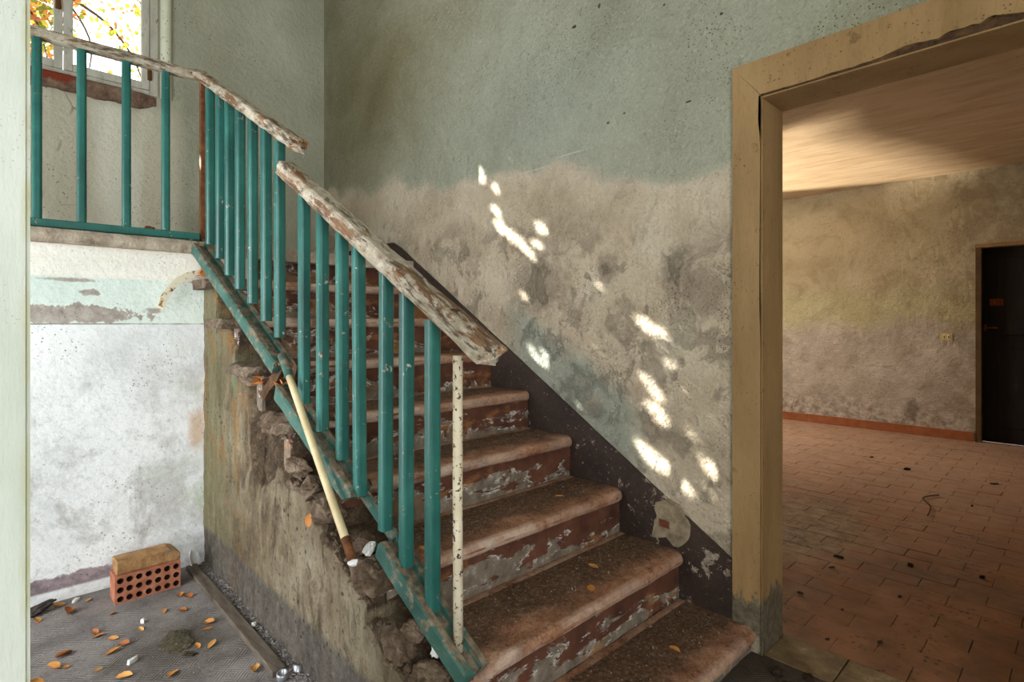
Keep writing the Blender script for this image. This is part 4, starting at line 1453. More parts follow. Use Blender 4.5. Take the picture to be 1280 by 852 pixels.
# round white end post
o = sweep('end_post', [(0.894, 1.148, 0.335), (0.892, 1.149, 0.75), (0.891, 1.147, 1.135)], circle_prof(0.0135, 14), 'rod', sr, True, up=Vector((0, 1, 0)))

# the loose cream rod that has fallen on the broken edge
lr = props(empty('loose_rod', (0.772, 1.50, 0.51)), 'cream painted metal rod leaning loose across the broken stair edge', 'metal rod')
o = sweep('rod', line_pts((0.792, 2.037, 1.037), (0.772, 1.516, 0.541), 8), circle_prof(0.013, 12), 'cream', lr, True)
q0, q1 = Vector((0.7732, 1.548, 0.5715)), Vector((0.7712, 1.495, 0.521))
sweep('bare_tip', [q0, q1], circle_prof(0.0136, 12), 'rust', lr, True)
stone('plaster_plug', (0.771, 1.492, 0.516), (0.017, 0.017, 0.014), 61, 'white', lr)
sweep('teal_socket', line_pts((0.7945, 2.102, 1.099), (0.7915, 2.024, 1.0247), 2), circle_prof(0.0165, 12), 'runner', lr, True)

# landing railing
lrr = props(empty('landing_railing', (0.4, 3.15, ZL)), 'teal railing with a worn wooden handrail along the landing edge', 'railing')
for x in (-0.20, -0.03, 0.139, 0.293, 0.461, 0.622):
    baluster(x, 3.15, 2.466, 1.66, lrr, 0.036, 0.036)
o = sweep('handrail', line_pts((-0.6, 3.15, 2.474), (0.775, 3.15, 2.488), 44), rrect(0.062, 0.044, 0.013, 3), 'handrail', lrr, jag=0.004, bmfn=weather(0.003, 11))
o = sweep('bottom_rail', line_pts((-0.6, 3.14, 1.652), (0.765, 3.14, 1.662), 12), rrect(0.036, 0.036, 0.004, 1), 'teal', lrr)
bm = box_bm(0.775, 0.797, 3.135, 3.165, 1.63, 2.47)
o = from_bm('end_bar', bm, 'rust', None)
PR(o, lrr)
stone('rubble_crumb', (0.555, 3.15, 1.682), (0.03, 0.012, 0.012), 21, 'bare_brick', lrr)

# bent iron strap hanging over the limewashed wall
pts = [(0.82, 3.09, 1.492), (0.775, 3.086, 1.480), (0.74, 3.084, 1.469), (0.694, 3.08, 1.454), (0.653, 3.078, 1.424), (0.622, 3.076, 1.384), (0.599, 3.075, 1.340), (0.589, 3.075, 1.298)]
o = sweep('iron_strap', pts, [(-0.003, -0.016), (0.003, -0.016), (0.003, 0.016), (-0.003, 0.016)], 'strap', None, up=Vector((0, 0, 1)), jag=0.006)
bmx = None
props(o, 'bent rusty iron strap with flaking white paint hanging below the landing corner', 'iron strap')

# ------------------------------------------------------------------ landing window
wn = props(empty('window_1', (0.335, YB, WZ0)), 'weathered white casement window above the landing with a broken sill', None, None, 'structure')


def WB(name, x0, x1, y0, y1, z0, z1, mat='window_paint', bev=0.004, par=None):
    par = par or wn
    o = box(name, x0 - 0.335, x1 - 0.335, y0 - YB, y1 - YB, z0 - WZ0, z1 - WZ0, mat, par, bev, 1)
    return o


for (a, b) in ((WX0, -0.33), (0.79, WX1)):
    WB('frame_side', a, b, YB - 0.01, YB + 0.06, WZ0, WZ1)
WB('frame_head', -0.33, 0.79, YB - 0.01, YB + 0.06, WZ1 - 0.05, WZ1)
WB('frame_bottom', -0.33, 0.79, YB - 0.01, YB + 0.06, WZ0, WZ0 + 0.03)
for (a, b, hs) in ((-0.328, 0.323, 1), (0.327, 0.788, -1)):
    c = empty('casement', (0, 0, 0))
    c.parent = wn
    z0, z1 = WZ0 + 0.032, WZ1 - 0.052
    WB('stile', a, a + 0.046, YB - 0.016, YB + 0.03, z0, z1, par=c)
    WB('stile', b - 0.046, b, YB - 0.016, YB + 0.03, z0, z1, par=c)
    WB('rail', a + 0.046, b - 0.046, YB - 0.014, YB + 0.03, z0, z0 + 0.05, par=c)
    WB('rail', a + 0.046, b - 0.046, YB - 0.014, YB + 0.03, z1 - 0.05, z1, par=c)
    WB('pane', a + 0.040, b - 0.040, YB + 0.010, YB + 0.012, z0 + 0.045, z1 - 0.045, 'glass', 0, c)
WB('window_catch', 0.285, 0.312, YB - 0.03, YB - 0.016, 3.20, 3.34, 'rust', 0.003)
WB('hinge', 0.775, 0.80, YB - 0.026, YB - 0.012, 2.90, 2.985, 'rust', 0.003)
# rounded moulding at the window edge
bm = bmesh.new()
rg = []
for z in (2.80, 3.3, 3.8, WZ1 + 0.05):
    rg.append([bm.verts.new((0.888 - 0.335 + 0.034 * math.cos(a), -0.034 * math.sin(a), z - WZ0)) for a in [math.pi * k / 10 for k in range(11)]])
for i in range(3):
    for k in range(10):
        bm.faces.new((rg[i][k], rg[i][k + 1], rg[i + 1][k + 1], rg[i + 1][k]))
bm.faces.new(rg[0])
from_bm('edge_moulding', bm, 'moulding', wn)
# broken masonry sill
bm = bmesh.new()
nx = 110
R = []
for i in range(nx + 1):
    x = -0.42 + (0.83 + 0.42) * i / nx
    fade = min(1.0, max(0.05, (0.83 - x) / 0.10))
    lowz = 2.735 - 0.035 * fade + 0.014 * n3((x, 0, 0), 9, 3) + 0.008 * n3((x, 0, 0), 30, 1)
    topz = 2.797
    fr_ = -0.055 * fade + 0.006 * n3((x, 2, 0), 25, 4)
    R.append([(x, 0.01, topz), (x, fr_ * 0.8, topz - 0.004), (x, fr_, topz - 0.02 + 0.004 * n3((x, 5, 0), 40, 4)), (x, fr_ * 0.9, (topz + lowz) / 2 + 0.005 * n3((x, 7, 0), 40, 4)), (x, fr_ * 0.45, lowz), (x, 0.01, lowz - 0.004)])
rr = [[bm.verts.new((p[0] - 0.335, p[1], p[2] - WZ0)) for p in r] for r in R]
for i in range(nx):
    for k in range(5):
        bm.faces.new((rr[i][k], rr[i][k + 1], rr[i + 1][k + 1], rr[i + 1][k]))
bm.faces.new(rr[0])
bm.faces.new(rr[-1])
o = from_bm('window_sill', bm, 'sill', wn)
o['label'] = 'broken reddish brick window sill'

# ------------------------------------------------------------------ tree outside the window (leaves filter the sun)
SUNd = np.array(SUN)
e1 = np.cross(SUNd, np.array([0, 0, 1.0]))
e1 /= np.linalg.norm(e1)
e2 = np.cross(e1, SUNd)
PAL = [lin(c)[:3] for c in ((150, 160, 40), (190, 180, 50), (214, 150, 60), (206, 120, 48), (160, 92, 44), (110, 130, 40), (226, 196, 90))]


def leaf_mesh(name, pos, nrm, size, rs, mat, parent):
    N = len(pos)
    nrm = nrm / np.linalg.norm(nrm, axis=1, keepdims=True)
    t = np.cross(nrm, rs.normal(size=(N, 3)))
    t /= np.linalg.norm(t, axis=1, keepdims=True)
    b = np.cross(nrm, t)
    L = size[:, None]
    W = (size * rs.uniform(0.55, 0.8, N))[:, None]
    curl = (size * rs.uniform(0.05, 0.3, N))[:, None]
    V = np.stack([pos - t * L, pos - t * L * 0.25 + b * W + nrm * curl, pos + t * L * 0.45 + b * W * 0.7 + nrm * curl, pos + t * L,
                  pos + t * L * 0.45 - b * W * 0.7 + nrm * curl, pos - t * L * 0.25 - b * W + nrm * curl], axis=1).reshape(-1, 3)
    idx = np.arange(N)[:, None] * 6
    quads = np.concatenate([np.hstack([idx, idx + 1, idx + 2, idx + 3]), np.hstack([idx, idx + 3, idx + 4, idx + 5])])
    me = bpy.data.meshes.new(name)
    me.from_pydata(V.tolist(), [], quads.tolist())
    pc = np.array(PAL)[rs.integers(0, len(PAL), N)] * rs.uniform(0.7, 1.1, (N, 1))
    colr = np.concatenate([np.repeat(pc, 6, axis=0), np.ones((N * 6, 1))], axis=1).astype(np.float32)
    ca_ = me.color_attributes.new('leafcol', 'FLOAT_COLOR', 'POINT')
    ca_.data.foreach_set('color', colr.ravel())
    o = mesh_obj(name, me, mat, parent)
    o['kind'] = 'stuff'
    return o


def canopy(center, h1, h2, t0, t1, N, holes, rs):
    """leaf positions filling a slab across the sun's path, kept clear of the given sun rays (point, radius)"""
    a = rs.uniform(-h1, h1, N)
    b = rs.uniform(-h2, h2, N)
    t = rs.uniform(t0, t1, N)
    sz_ = rs.uniform(0.014, 0.034, N)
    c = np.array(center)
    pos = c + a[:, None] * e1 + b[:, None] * e2 + t[:, None] * SUNd
    keep = np.ones(N, bool)
    for (pt, r) in holes:
        d = np.array(pt) - c
        ha, hb_ = d @ e1, d @ e2
        keep &= np.hypot(a - ha, b - hb_) > (r + sz_ * 0.88)
    keep &= pos[:, 1] > YB + 0.42
    return pos[keep], sz_[keep]


XLr, Lr, Mr, Sr = 0.0150, 0.0105, 0.0075, 0.0045
DAP = [(2.43, 2.111, Mr), (2.416, 2.048, Sr), (2.291, 1.975, Mr), (2.30, 1.86, Mr), (2.275, 1.775, Lr), (2.235, 1.745, XLr), (2.165, 1.70, XLr), (2.10, 1.655, XLr),
       (2.055, 1.615, Lr), (2.01, 1.57, Mr), (1.95, 1.72, Lr), (1.97, 1.63, Mr), (2.155, 1.29, Lr), (2.185, 1.33, Sr), (2.015, 1.075, Lr), (1.96, 1.025, Sr), (1.905, 1.055, Mr),
       (1.875, 1.00, Mr), (1.325, 1.225, Lr), (1.295, 1.195, Lr), (1.25, 1.18, Sr), (1.31, 0.97, Mr), (1.27, 0.925, Lr), (1.12, 0.99, XLr), (1.09, 0.95, Mr), (1.28, 0.85, Lr), (1.255, 0.815, Sr),
       (1.32, 0.672, XLr), (1.30, 0.645, Lr), (1.19, 0.60, Lr), (1.165, 0.575, Lr), (1.14, 0.55, Mr), (1.02, 0.655, Mr), (1.00, 0.625, Lr), (2.07, 1.37, Sr), (1.80, 0.93, Sr), (1.72, 0.83, Sr)]
rs = np.random.default_rng(11)
holes = [((XW, y, z), r) for (y, z, r) in DAP]
tree = props(empty('autumn_tree', (-1.35, 6.75, -0.1)), 'tree with yellow-green and orange autumn leaves outside the landing window', 'tree')
pos, szs = canopy((0.22, 4.6, 3.48), 1.05, 1.05, 1.0, 2.5, 36000, holes, rs)
nrm = SUNd + rs.normal(scale=0.45, size=pos.shape)
# sparse sprays that hang in front of the window
extra = []
branch_paths = [
    [(-0.4, 6.4, 4.6), (0.35, 6.2, 4.15), (0.62, 6.1, 3.75), (0.60, 6.05, 3.35)],
    [(-0.4, 6.4, 4.6), (0.5, 6.3, 4.35), (0.95, 6.1, 4.25), (1.15, 6.0, 3.9)],
    [(0.35, 6.2, 4.15), (0.75, 6.15, 3.95), (0.98, 6.1, 3.60), (1.05, 6.1, 3.2)],
    [(-0.4, 6.3, 4.4), (0.1, 6.2, 4.0), (0.27, 6.1, 3.75), (0.35, 6.1, 3.4)],
    [(-0.5, 6.4, 3.6), (0.2, 6.2, 3.35), (0.75, 6.1, 3.3), (1.05, 6.1, 3.1)],
]
for bp in branch_paths:
    P_ = np.array(bp)
    for k in range(46):
        f = rs.uniform(0.4, len(bp) - 1)
        i0 = min(int(f), len(bp) - 2)
        q = P_[i0] + (P_[i0 + 1] - P_[i0]) * (f - i0) + rs.normal(scale=(0.09, 0.10, 0.09))
        extra.append(q)
for (cx, cz, nn_, sd) in ((0.80, 3.92, 45, 0.07), (0.92, 3.72, 30, 0.08), (1.0, 4.2, 40, 0.09), (0.86, 3.25, 34, 0.09), (1.02, 3.05, 30, 0.07)):
    extra += [np.array((cx, 6.1, cz)) + rs.normal(scale=sd, size=3) for _ in range(nn_)]
extra = np.array(extra)
pos = np.concatenate([pos, extra])
szs = np.concatenate([szs, rs.uniform(0.018, 0.036, len(extra))])
nrm = np.concatenate([nrm, rs.normal(size=extra.shape)])
off = np.array(tree.location)
leaf_mesh('foliage', pos - off, nrm, szs, rs, 'autumn', tree)


def tube(pts, r0, r1, name, mat, parent, n=7):
    bm = bmesh.new()
    pts = [Vector(p) for p in pts]
    fine = []
    for i in range(len(pts) - 1):
        for k in range(5):
            f = k / 5
            p0, p1 = pts[max(i - 1, 0)], pts[i]
            p2, p3 = pts[i + 1], pts[min(i + 2, len(pts) - 1)]
            fine.append(0.5 * ((2 * p1) + (p2 - p0) * f + (2 * p0 - 5 * p1 + 4 * p2 - p3) * f * f + (3 * p1 - p0 - 3 * p2 + p3) * f ** 3))
    fine.append(pts[-1])
    rings = []
    for i, p in enumerate(fine):
        d = (fine[min(i + 1, len(fine) - 1)] - fine[max(i - 1, 0)]).normalized()
        s = d.cross(Vector((0.3, 1, 0.2))).normalized()
        u = s.cross(d)
        r = r0 + (r1 - r0) * i / (len(fine) - 1)
        rings.append([bm.verts.new(p + (s * math.cos(2 * math.pi * k / n) + u * math.sin(2 * math.pi * k / n)) * r) for k in range(n)])
    for i in range(len(rings) - 1):
        for k in range(n):
            bm.faces.new((rings[i][k], rings[i][(k + 1) % n], rings[i + 1][(k + 1) % n], rings[i + 1][k]))
    bm.faces.new(rings[0])
    bm.faces.new(rings[-1])
    bmesh.ops.translate(bm, vec=-Vector(parent.location), verts=bm.verts)
    return from_bm(name, bm, mat, parent, True)


tube([(-1.35, 6.75, -0.1), (-1.3, 6.7, 1.5), (-1.15, 6.6, 3.0), (-0.85, 6.5, 4.1), (-0.4, 6.35, 4.9), (0.0, 6.2, 6.0)], 0.10, 0.03, 'trunk', 'bark', tree, 10)
for bp in branch_paths:
    tube(bp, 0.016, 0.004, 'branch', 'bark', tree)
tube([(-0.85, 6.5, 4.1), (-0.6, 6.45, 4.4), (-0.4, 6.4, 4.6)], 0.03, 0.02, 'branch', 'bark', tree)

# second tree, unseen, added to keep the sun out of the side room
t2 = props(empty('sun_block_tree', (5.0, 7.2, -0.1)), 'unseen leafy tree added to block sun at the side room window', 'tree')
holes2 = []
pos, szs = canopy((5.85, 4.6, 1.62), 1.2, 1.1, 1.3, 2.8, 40000, holes2, rs)
nrm = SUNd + rs.normal(scale=0.45, size=pos.shape)
leaf_mesh('foliage', pos - np.array(t2.location), nrm, szs, rs, 'autumn', t2)
tube([(5.0, 7.2, -0.1), (5.05, 7.0, 1.2), (5.15, 6.5, 2.2), (5.3, 6.0, 2.9), (5.5, 5.9, 3.6)], 0.09, 0.03, 'trunk', 'bark', t2, 10)
props(box('ground', -6, 12, YB + 0.5, 14, -0.3, -0.1, 'ground'), 'bare ground outside the house', None, None, 'structure')

# ------------------------------------------------------------------ things on the hall floor
# perforated brick lying on its long side, holes towards us
br = props(empty('perforated_brick', (0.507, 2.96, 0)), 'red perforated brick with three rows of seven holes standing on the floor', 'brick')
bw, bh, bd = 0.25, 0.118, 0.115
HOLES = [(-0.105 + 0.035 * c + 0.0, 0.025 + 0.034 * r) for r in range(3) for c in range(7)]
bm = bmesh.new()
hr_ = 0.0125
K = 12
# front face: a grid of cells, each with a round hole
xs = [-bw / 2 + 0.0] + [-bw / 2 + (bw) * k / 7 for k in range(1, 7)] + [bw / 2]
zs = [0, bh / 3, 2 * bh / 3, bh]


def V(x, y, z):
    return bm.verts.new((x, y, z))


inner_faces = []
for c in range(7):
    for r in range(3):
        x0, x1, z0, z1 = xs[c], xs[c + 1], zs[r], zs[r + 1]
        cx, cz = (x0 + x1) / 2, (z0 + z1) / 2
        if c == 0:
            cx += 0.002
        corners = []
        circ = []
        for k in range(16):
            a = 2 * math.pi * k / 16
            dx, dz = math.cos(a), math.sin(a)
            s = min((x1 - cx if dx > 0 else cx - x0) / max(abs(dx), 1e-6), (z1 - cz if dz > 0 else cz - z0) / max(abs(dz), 1e-6))
            ex, ez = cx + dx * s, cz + dz * s
            if k in (2, 6, 10, 14):
                ex = x1 if dx > 0 else x0
                ez = z1 if dz > 0 else z0
            corners.append(V(ex, 0, ez))
            circ.append((V(cx + hr_ * dx, 0, cz + hr_ * dz), V(cx + hr_ * 0.96 * dx, 0.09, cz + hr_ * 0.96 * dz)))
        for k in range(16):
            k2 = (k + 1) % 16
            bm.faces.new((corners[k], corners[k2], circ[k2][0], circ[k][0]))
            f = bm.faces.new((circ[k][0], circ[k2][0], circ[k2][1], circ[k][1]))
            f.material_index = 1
        f = bm.faces.new([q[1] for q in circ])
        f.material_index = 1
# body sides with ribbed ends
A = [(-bw / 2, 0), (bw / 2, 0)]
nrib = 11
endL = [(-bw / 2 + (0.0018 if k % 2 else 0.0), bd * k / (2 * nrib)) for k in range(2 * nrib + 1)]
endR = [(bw / 2 - (0.0018 if k % 2 else 0.0), bd * k / (2 * nrib)) for k in range(2 * nrib + 1)]
loop = endR + list(reversed(endL))
lo_ = [V(p[0], p[1], 0) for p in loop]
hi_ = [V(p[0], p[1], bh) for p in loop]
for k in range(len(loop) - 1):
    bm.faces.new((lo_[k], lo_[k + 1], hi_[k + 1], hi_[k]))
bm.faces.new(lo_)
bm.faces.new(hi_)
me = bpy.data.meshes.new('brick_body')
bmesh.ops.triangulate(bm, faces=[f for f in bm.faces if len(f.verts) > 16])
bm.to_mesh(me)
bm.free()
me.materials.append(MT['brick'])
me.materials.append(MT['brick_hole'])
o = mesh_obj('brick_body', me, 'brick', br)
o.location = (0, -0.058, 0)
br.rotation_euler = (0, 0, math.radians(1.0))

# second brick, plain and dusty, laid on top
bm = box_bm(-0.122, 0.122, -0.052, 0.052, 0, 0.056)
bmesh.ops.bevel(bm, geom=list(bm.edges), offset=0.003, segments=1, affect='EDGES')
bmesh.ops.subdivide_edges(bm, edges=[e for e in bm.edges if e.calc_length() > 0.03], cuts=5, use_grid_fill=True)
rough(bm, 0.0022, 26, 3)
bm.verts.ensure_lookup_table()
for v in bm.verts:                                    # chipped right-hand end
    if v.co.x > 0.10 and v.co.z > 0.035:
        v.co.x -= 0.02 * (v.co.z - 0.035) / 0.02
        v.co.z -= 0.006
zmin = min(v.co.z for v in bm.verts)
o = from_bm('solid_brick', bm, 'block')
o.location = (0.513, 2.972, bh - zmin)
o.rotation_euler = (0, 0, math.radians(1.6))
props(o, 'dusty brown solid brick laid on top of the perforated brick', 'brick')

# batten, gravel strip and metal cups by the stair flank
bt = props(empty('floor_batten', (0.70, 2.48, 0)), 'narrow grey wooden batten lying along the foot of the stair flank', 'batten')
for (y0, y1, dx, dz) in ((3.07, 2.86, 0.0, 0.0), (2.855, 2.64, 0.002, -0.002), (2.635, 1.93, 0.004, 0.001)):
    bm = box_bm(-0.024, 0.024, y1, y0, 0.0, 0.022 + dz)
    bmesh.ops.bevel(bm, geom=list(bm.edges), offset=0.003, segments=1, affect='EDGES')
    bmesh.ops.subdivide_edges(bm, edges=[e for e in bm.edges if e.calc_length() > 0.1], cuts=10, use_grid_fill=True)
    rough(bm, 0.0016, 18, y0)
    o = from_bm('batten_length', bm, 'batten', None)
    o.location = (0.716 + dx, 0, 0.001)
    PR(o, bt)
vs, fs = [], []
for _ in range(2600):
    y = g2.uniform(1.75, 3.1)
    x = 0.744 + (0.795 - 0.744) * g2.random()
    grit_at(x, y, 0.002 + 0.016 * (x - 0.744) / 0.05 * g2.random(), g2.choice((0.003, 0.004, 0.005, 0.008)))
for _ in range(900):
    grit_at(g2.uniform(0.05, 0.72), g2.uniform(1.9, 3.1), 0.0, g2.choice((0.0015, 0.002, 0.0025, 0.004)))
props(pydata('gravel', vs, fs, 'gravel'), 'loose grey grit on the hall floor, thickest between batten and stair flank', 'gravel', None, 'stuff')


def cup(name, loc, r, h, label, tilt):
    bm = bmesh.new()
    prof = [(r * 0.55, h * 0.25), (r * 0.62, h * 0.9), (r * 0.8, h), (r, h * 0.85), (r * 0.96, 0.0)]
    n = 20
    rings = [[bm.verts.new((p[0] * math.cos(2 * math.pi * k / n), p[0] * math.sin(2 * math.pi * k / n), p[1])) for k in range(n)] for p in prof]
    for i in range(len(rings) - 1):
        for k in range(n):
            bm.faces.new((rings[i][k], rings[i][(k + 1) % n], rings[i + 1][(k + 1) % n], rings[i + 1][k]))
    bm.faces.new(rings[0])
    o = from_bm(name, bm, 'metal', None, True)
    o.location = loc
    o.rotation_euler = tilt
    return props(o, label, 'metal cup')


cup('metal_cup', (0.722, 1.905, 0.004), 0.020, 0.022, 'small metal cup at the near end of the floor batten', (0.15, -0.1, 0))
cup('metal_cup', (0.772, 1.90, 0.006), 0.018, 0.022, 'small open metal ring cup against the stair flank', (-0.3, 0.3, 0))

# pale curled plaster flake in the corner
vs, fs = [], []
for a in range(9):
    for b in range(7):
        u, v = a / 8, b / 6
        vs.append((0.065 * (u - 0.5), 0.03 * math.sin(u * 2.4) + 0.012 * v, 0.085 * v * (0.65 + 0.35 * math.sin(u * 3.0)) + 0.002))
for a in range(8):
    for b in range(6):
        q = a * 7 + b
        fs.append((q, q + 7, q + 8, q + 1))
o = pydata('plaster_flake', vs, fs, 'white')
md = o.modifiers.new('thick', 'SOLIDIFY')
md.thickness = 0.006
o.location = (0.742, 3.055, 0.005)
o.rotation_euler = (math.radians(-14), 0, math.radians(20))
props(o, 'curled white plaster flake leaning in the corner beyond the batten', 'plaster flake')

# clump, scrap, shards
o = stone('dirt_clump', (0.505, 2.40, 0.005), (0.07, 0.085, 0.010), 14, 'clump', None, amp=0.4)
props(o, 'flat mossy clump of dirt in the middle of the hall floor', 'dirt clump')
o = stone('dirt_clump', (0.525, 2.28, 0.004), (0.025, 0.03, 0.008), 18, 'clump', None, amp=0.6)
props(o, 'small dirt clump just in front of the larger mossy clump', 'dirt clump')
o = stone('dark_scrap', (0.135, 3.035, 0.022), (0.075, 0.03, 0.024), 25, 'scrap', None, amp=0.3, rot=0.35)
props(o, 'dark crumpled scrap against the white wall near the partition', 'scrap')


def leaf_obj(kind):
    me = bpy.data.meshes.new('dead_leaf')
    g = random.Random(kind)
    nu, nv = 9, 5
    vs, fs = [], []
    c1, c2, tw = g.uniform(0.15, 0.4), g.uniform(0.25, 0.7), g.uniform(-.4, .4)
    for a in range(nu):
        u = a / (nu - 1)
        wid = 0.34 * math.sin(math.pi * min(1, u ** 0.85)) ** 0.75 + 0.004
        for b in range(nv):
            v = b / (nv - 1) * 2 - 1
            x = (u - 0.5)
            y = wid * v * (1 + 0.08 * math.sin(u * 20))
            z = c1 * (x * x) * 1.2 + c2 * wid * abs(v) ** 1.5 * 0.9 + tw * x * v * 0.25 + 0.02 * math.sin(7 * u + 3 * v)
            vs.append((x, y, z))
    zm = min(v[2] for v in vs)
    vs = [(a, b, c - zm) for a, b, c in vs]
    for a in range(nu - 1):
        for b in range(nv - 1):
            q = a * nv + b
            fs.append((q, q + nv, q + nv + 1, q + 1))
    # stalk
    n0 = len(vs)
    zc = vs[2][2]
    vs += [(-0.5, 0.008, zc), (-0.5, -0.008, zc), (-0.72, 0.004, zc + 0.06), (-0.72, -0.004, zc + 0.06)]
    fs.append((n0, n0 + 1, n0 + 3, n0 + 2))
    me.from_pydata(vs, [], fs)
    me.materials.append(MT['leaf'])
    me.polygons.foreach_set('use_smooth', [True] * len(me.polygons))
    return me


LM = [leaf_obj(k) for k in range(6)]
LV = [  # x, y, length, label
    (0.203, 3.052, .055, 'brown dead leaf against the white wall left of the perforated brick'),
    (0.234, 2.955, .075, 'large orange-brown dead leaf left of the perforated brick'),
    (0.294, 2.690, .050, 'upper leaf of the tan dead leaf pair left of the floor centre'),
    (0.300, 2.655, .045, 'lower leaf of the tan dead leaf pair left of the floor centre'),
    (0.338, 2.595, .045, 'tan dead leaf at the top of the cluster left of the mossy clump'),
    (0.362, 2.525, .055, 'long curled dead leaf on the right of the cluster left of the mossy clump'),
    (0.325, 2.490, .055, 'orange dead leaf lowest in the cluster left of the mossy clump'),
    (0.190, 2.590, .065, 'long folded dead leaf nearest the partition, mid floor'),
    (0.155, 2.515, .060, 'curled golden dead leaf beside the partition, below the long folded one'),
    (0.187, 2.495, .030, 'thin upright sliver of dead leaf near the partition'),
    (0.107, 2.455, .060, 'dead leaf at the lower left edge beside the partition'),
    (0.329, 2.290, .060, 'golden dead leaf at the bottom edge below the white shard'),
    (0.610, 2.800, .050, 'upper leaf of the dead leaf pair right of the perforated brick'),
    (0.632, 2.765, .055, 'lower leaf of the dead leaf pair right of the perforated brick'),
    (0.583, 2.645, .045, 'pale orange dead leaf between brick and batten'),
    (0.640, 2.470, .060, 'large curled orange dead leaf close to the batten'),
    (0.622, 2.420, .040, 'narrow dead leaf just below the large curled one by the batten'),
    (0.605, 2.290, .050, 'orange dead leaf right of the mossy clump'),
    (0.560, 2.315, .035, 'small dead leaf touching the mossy clump on its right'),
    (0.367, 2.815, .028, 'tiny dead leaf directly in front of the perforated brick'),
    (0.667, 2.018, .050, 'dead leaf beside the near end of the batten'),
    (0.453, 2.190, .050, 'dead leaf at the bottom edge right of the white shard'),
    (0.526, 2.690, .042, 'upright crumpled dead leaf in front of the brick'),
    (0.429, 2.600, .036, 'flat reddish dead leaf below the small white chip'),
    (0.305, 3.030, .040, 'dead leaf by the wall between dark scrap and brick'),
    (0.700, 2.206, .024, 'tiny dead leaf on the edge of the batten'),
    (0.130, 2.960, .045, 'dead leaf in front of the dark scrap'),
    (0.270, 2.400, .030, 'small dead leaf above the white shard on its left'),
]
for k, (x, y, L, lab) in enumerate(LV):
    o = bpy.data.objects.new('dead_leaf', LM[k % 6])
    COL.objects.link(o)
    o.location = (x, y, 0.0015)
    o.scale = (L * 0.95, L * rnd.uniform(0.6, 1.0), L * rnd.uniform(0.7, 1.5))
    o.rotation_euler = (rnd.uniform(-.35, .35), rnd.uniform(-.3, .3), rnd.uniform(0, 6.28))
    props(o, lab, 'dead leaf', 'dead leaves on the hall floor')
ST_LV = [(1.66, 1.30, 2, .05, 'dead leaf on the second step near the repaired wall patch'), (1.52, 1.20, 2, .05, 'dark dead leaf lying mid second step'), (1.30, 2.05, 5, .05, 'orange dead leaf on the fifth step behind the end post'),
         (1.02, 1.50, 3, .04, 'splinter-like dead leaf on the third step behind the teal balusters'), (1.75, 1.55, 3, .04, 'small dead leaf on the third step towards the wall'), (1.70, 0.98, 1, .045, 'dark dead leaf on the bottom step near the door casing')]
for k, (x, y, i, L, lab) in enumerate(ST_LV):
    o = bpy.data.objects.new('dead_leaf', LM[(k + 2) % 6])
    COL.objects.link(o)
    o.location = (x, y, sz(i) + 0.002)
    o.scale = (L, L * 0.8, L * 0.6)
    o.rotation_euler = (0, 0, rnd.uniform(0, 6.28))
    props(o, lab, 'dead leaf', 'dead leaves on the stairs')
# an orange leaf caught on the flank wall
o = bpy.data.objects.new('dead_leaf', LM[1])
COL.objects.link(o)
o.location = (0.772, 1.80, 0.56)
o.scale = (.045, .045, .03)
o.rotation_euler = (0, math.radians(-80), math.radians(20))
props(o, 'orange dead leaf stuck on the stair flank below the broken steps', 'dead leaf')


def shard(loc, sx, sy_, h, rotz, label, seed, mat='white', name='white_shard', cat='shard'):
    g = random.Random(seed)
    bm = bmesh.new()
    n = 7
    base = []
    for k in range(n):
        a = 2 * math.pi * k / n
        r = g.uniform(0.7, 1.1)
        base.append((sx * r * math.cos(a), sy_ * r * math.sin(a)))
    lo_ = [bm.verts.new((p[0], p[1], 0)) for p in base]
    hi_ = [bm.verts.new((p[0] * 0.85, p[1] * 0.85, h * g.uniform(0.6, 1.2))) for p in base]
    c = bm.verts.new((0, 0, h * 1.2))
    bm.faces.new(lo_)
    for k in range(n):
        bm.faces.new((lo_[k], lo_[(k + 1) % n], hi_[(k + 1) % n], hi_[k]))
        bm.faces.new((hi_[k], hi_[(k + 1) % n], c))
    o = from_bm(name, bm, mat)
    o.location = loc
    o.rotation_euler = (0, 0, rotz)
    return props(o, label, cat)


shard((0.368, 2.372, 0.001), 0.026, 0.013, 0.014, 0.6, 'white curved shard lying on the hall floor', 3)
shard((0.445, 2.655, 0.001), 0.009, 0.012, 0.012, 0.2, 'small white chip in front of the perforated brick', 5)
shard((0.757, 2.30, 0.012), 0.014, 0.01, 0.010, 0.4, 'white plaster chip in the grit beside the stair flank', 6)
shard((0.265, 3.06, 0.001), 0.022, 0.012, 0.012, 0.9, 'pale plaster chip at the foot of the white wall', 8)

# debris on the terracotta floor
DB = [(3.193, 0.897, .035, .010, 'dark stick-like scrap on the grey stained tiles'), (3.034, 0.88, .030, .008, 'dark scrap just nearer than the stick-like one by the doorway'),
      (3.339, 0.615, .018, .014, 'dark oval crumb mid floor of the side room'), (5.523, 1.045, .05, .016, 'brown curled scrap towards the far wall'),
      (5.513, 0.492, .055, .007, 'thin dark stick lying right of the curled scrap'), (3.432, 0.35, .02, .012, 'pale-tipped crumb at the right of the tiled floor'),
      (2.642, 0.896, .022, .008, 'dark crumb close to the door jamb'), (2.454, 0.548, .020, .008, 'dark crumb nearest the threshold'),
      (2.618, 0.72, .012, .008, 'tiny dark crumb between jamb and tiles'), (4.73, 0.535, .016, .010, 'small crumb on the middle tiles'),
      (2.926, 0.577, .013, .009, 'round dark crumb in the near part of the tiled floor'), (5.79, 1.354, .03, .01, 'small scrap before the bright tiles'), (2.333, 0.691, .016, .007, 'flat dark crumb beside the threshold')]
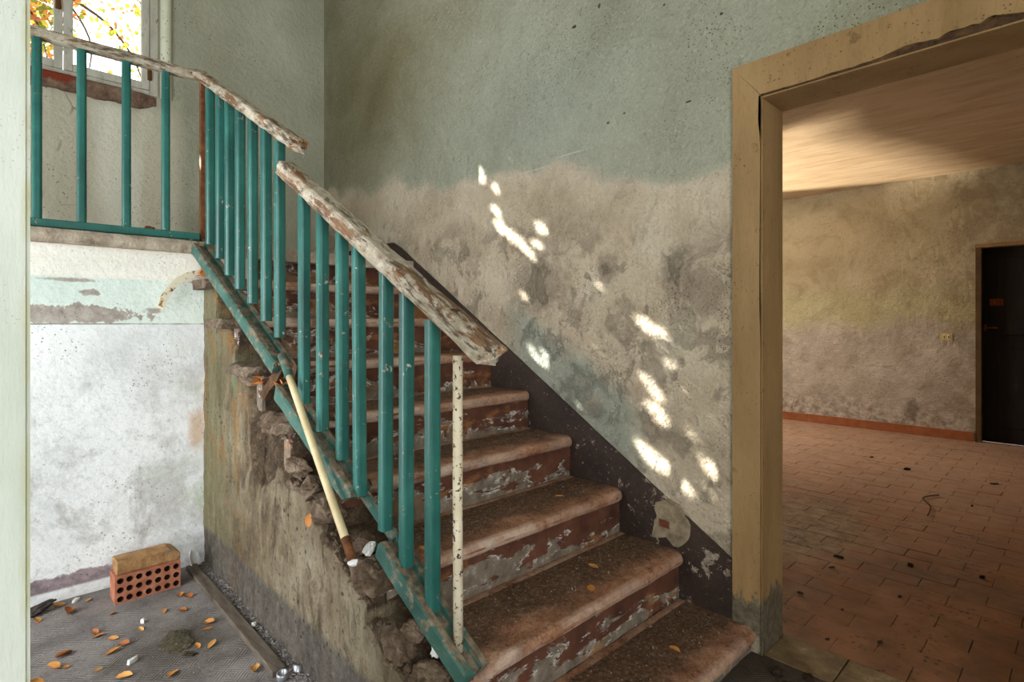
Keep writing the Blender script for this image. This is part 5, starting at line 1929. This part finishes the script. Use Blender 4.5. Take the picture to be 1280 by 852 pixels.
for k, (x, y, a, b, lab) in enumerate(DB):
    shard((x, y, 0.002), a * 0.7, max(b, a * 0.25) * 0.6, b, rnd.uniform(-1.4, -0.5), lab, k + 20, 'debris', 'debris_scrap', 'debris')
tw = props(empty('twig', (4.5, 0.75, 0)), 'thin crooked twig on the terracotta tiles', 'twig')
tube([(4.85, 0.73, 0.008), (4.68, 0.79, 0.012), (4.5, 0.72, 0.008), (4.28, 0.70, 0.008)], 0.005, 0.003, 'stem', 'debris', tw, 5)
# rubble heap at the foot of the door jamb
for k, (x, y, z, a) in enumerate(((1.98, 0.74, 0.01, .03), (1.93, 0.70, 0.008, .02), (2.02, 0.66, 0.008, .025))):
    o = stone('rubble', (x, y, z), (a, a * 0.8, a * 0.5), 90 + k, 'debris', None, amp=0.5)
    props(o, ['dark rubble lump in the nook between bottom step and jamb', 'smaller rubble lump in front of the bottom step', 'rubble lump on the threshold edge'][k], 'rubble')

# splinters, scars and lips belong to the timber they sit on (sub-parts)
bpy.context.view_layer.update()


def reparent(o, p):
    mw = o.matrix_world.copy()
    o.parent = p
    o.matrix_parent_inverse = p.matrix_world.inverted()
    o.matrix_basis = mw


def dist_to(o, p):
    c = o.matrix_world @ (sum((Vector(b) for b in o.bound_box), Vector()) / 8)
    cs = [p.matrix_world @ Vector(b) for b in p.bound_box]
    a, b = cs[0], cs[6]
    lo_ = Vector([min(q[k] for q in cs) for k in range(3)])
    hi_ = Vector([max(q[k] for q in cs) for k in range(3)])
    q = Vector([min(max(c[k], lo_[k]), hi_[k]) for k in range(3)])
    return (c - q).length


timbers = [h1, h2, R1, R2, R3]
for o in list(sr.children):
    n_ = o.name.split('.')[0]
    if n_ in ('splintered_end', 'knot_scar', 'runner_lip', 'runner_flake', 'runner_block'):
        reparent(o, min(timbers, key=lambda p: dist_to(o, p)))
mods = [c for c in bpy.data.objects if c.name.split('.')[0] == 'socket_module']
for o in [c for c in bpy.data.objects if c.name.split('.')[0] == 'socket_slot']:
    reparent(o, min(mods, key=lambda p: dist_to(o, p)))
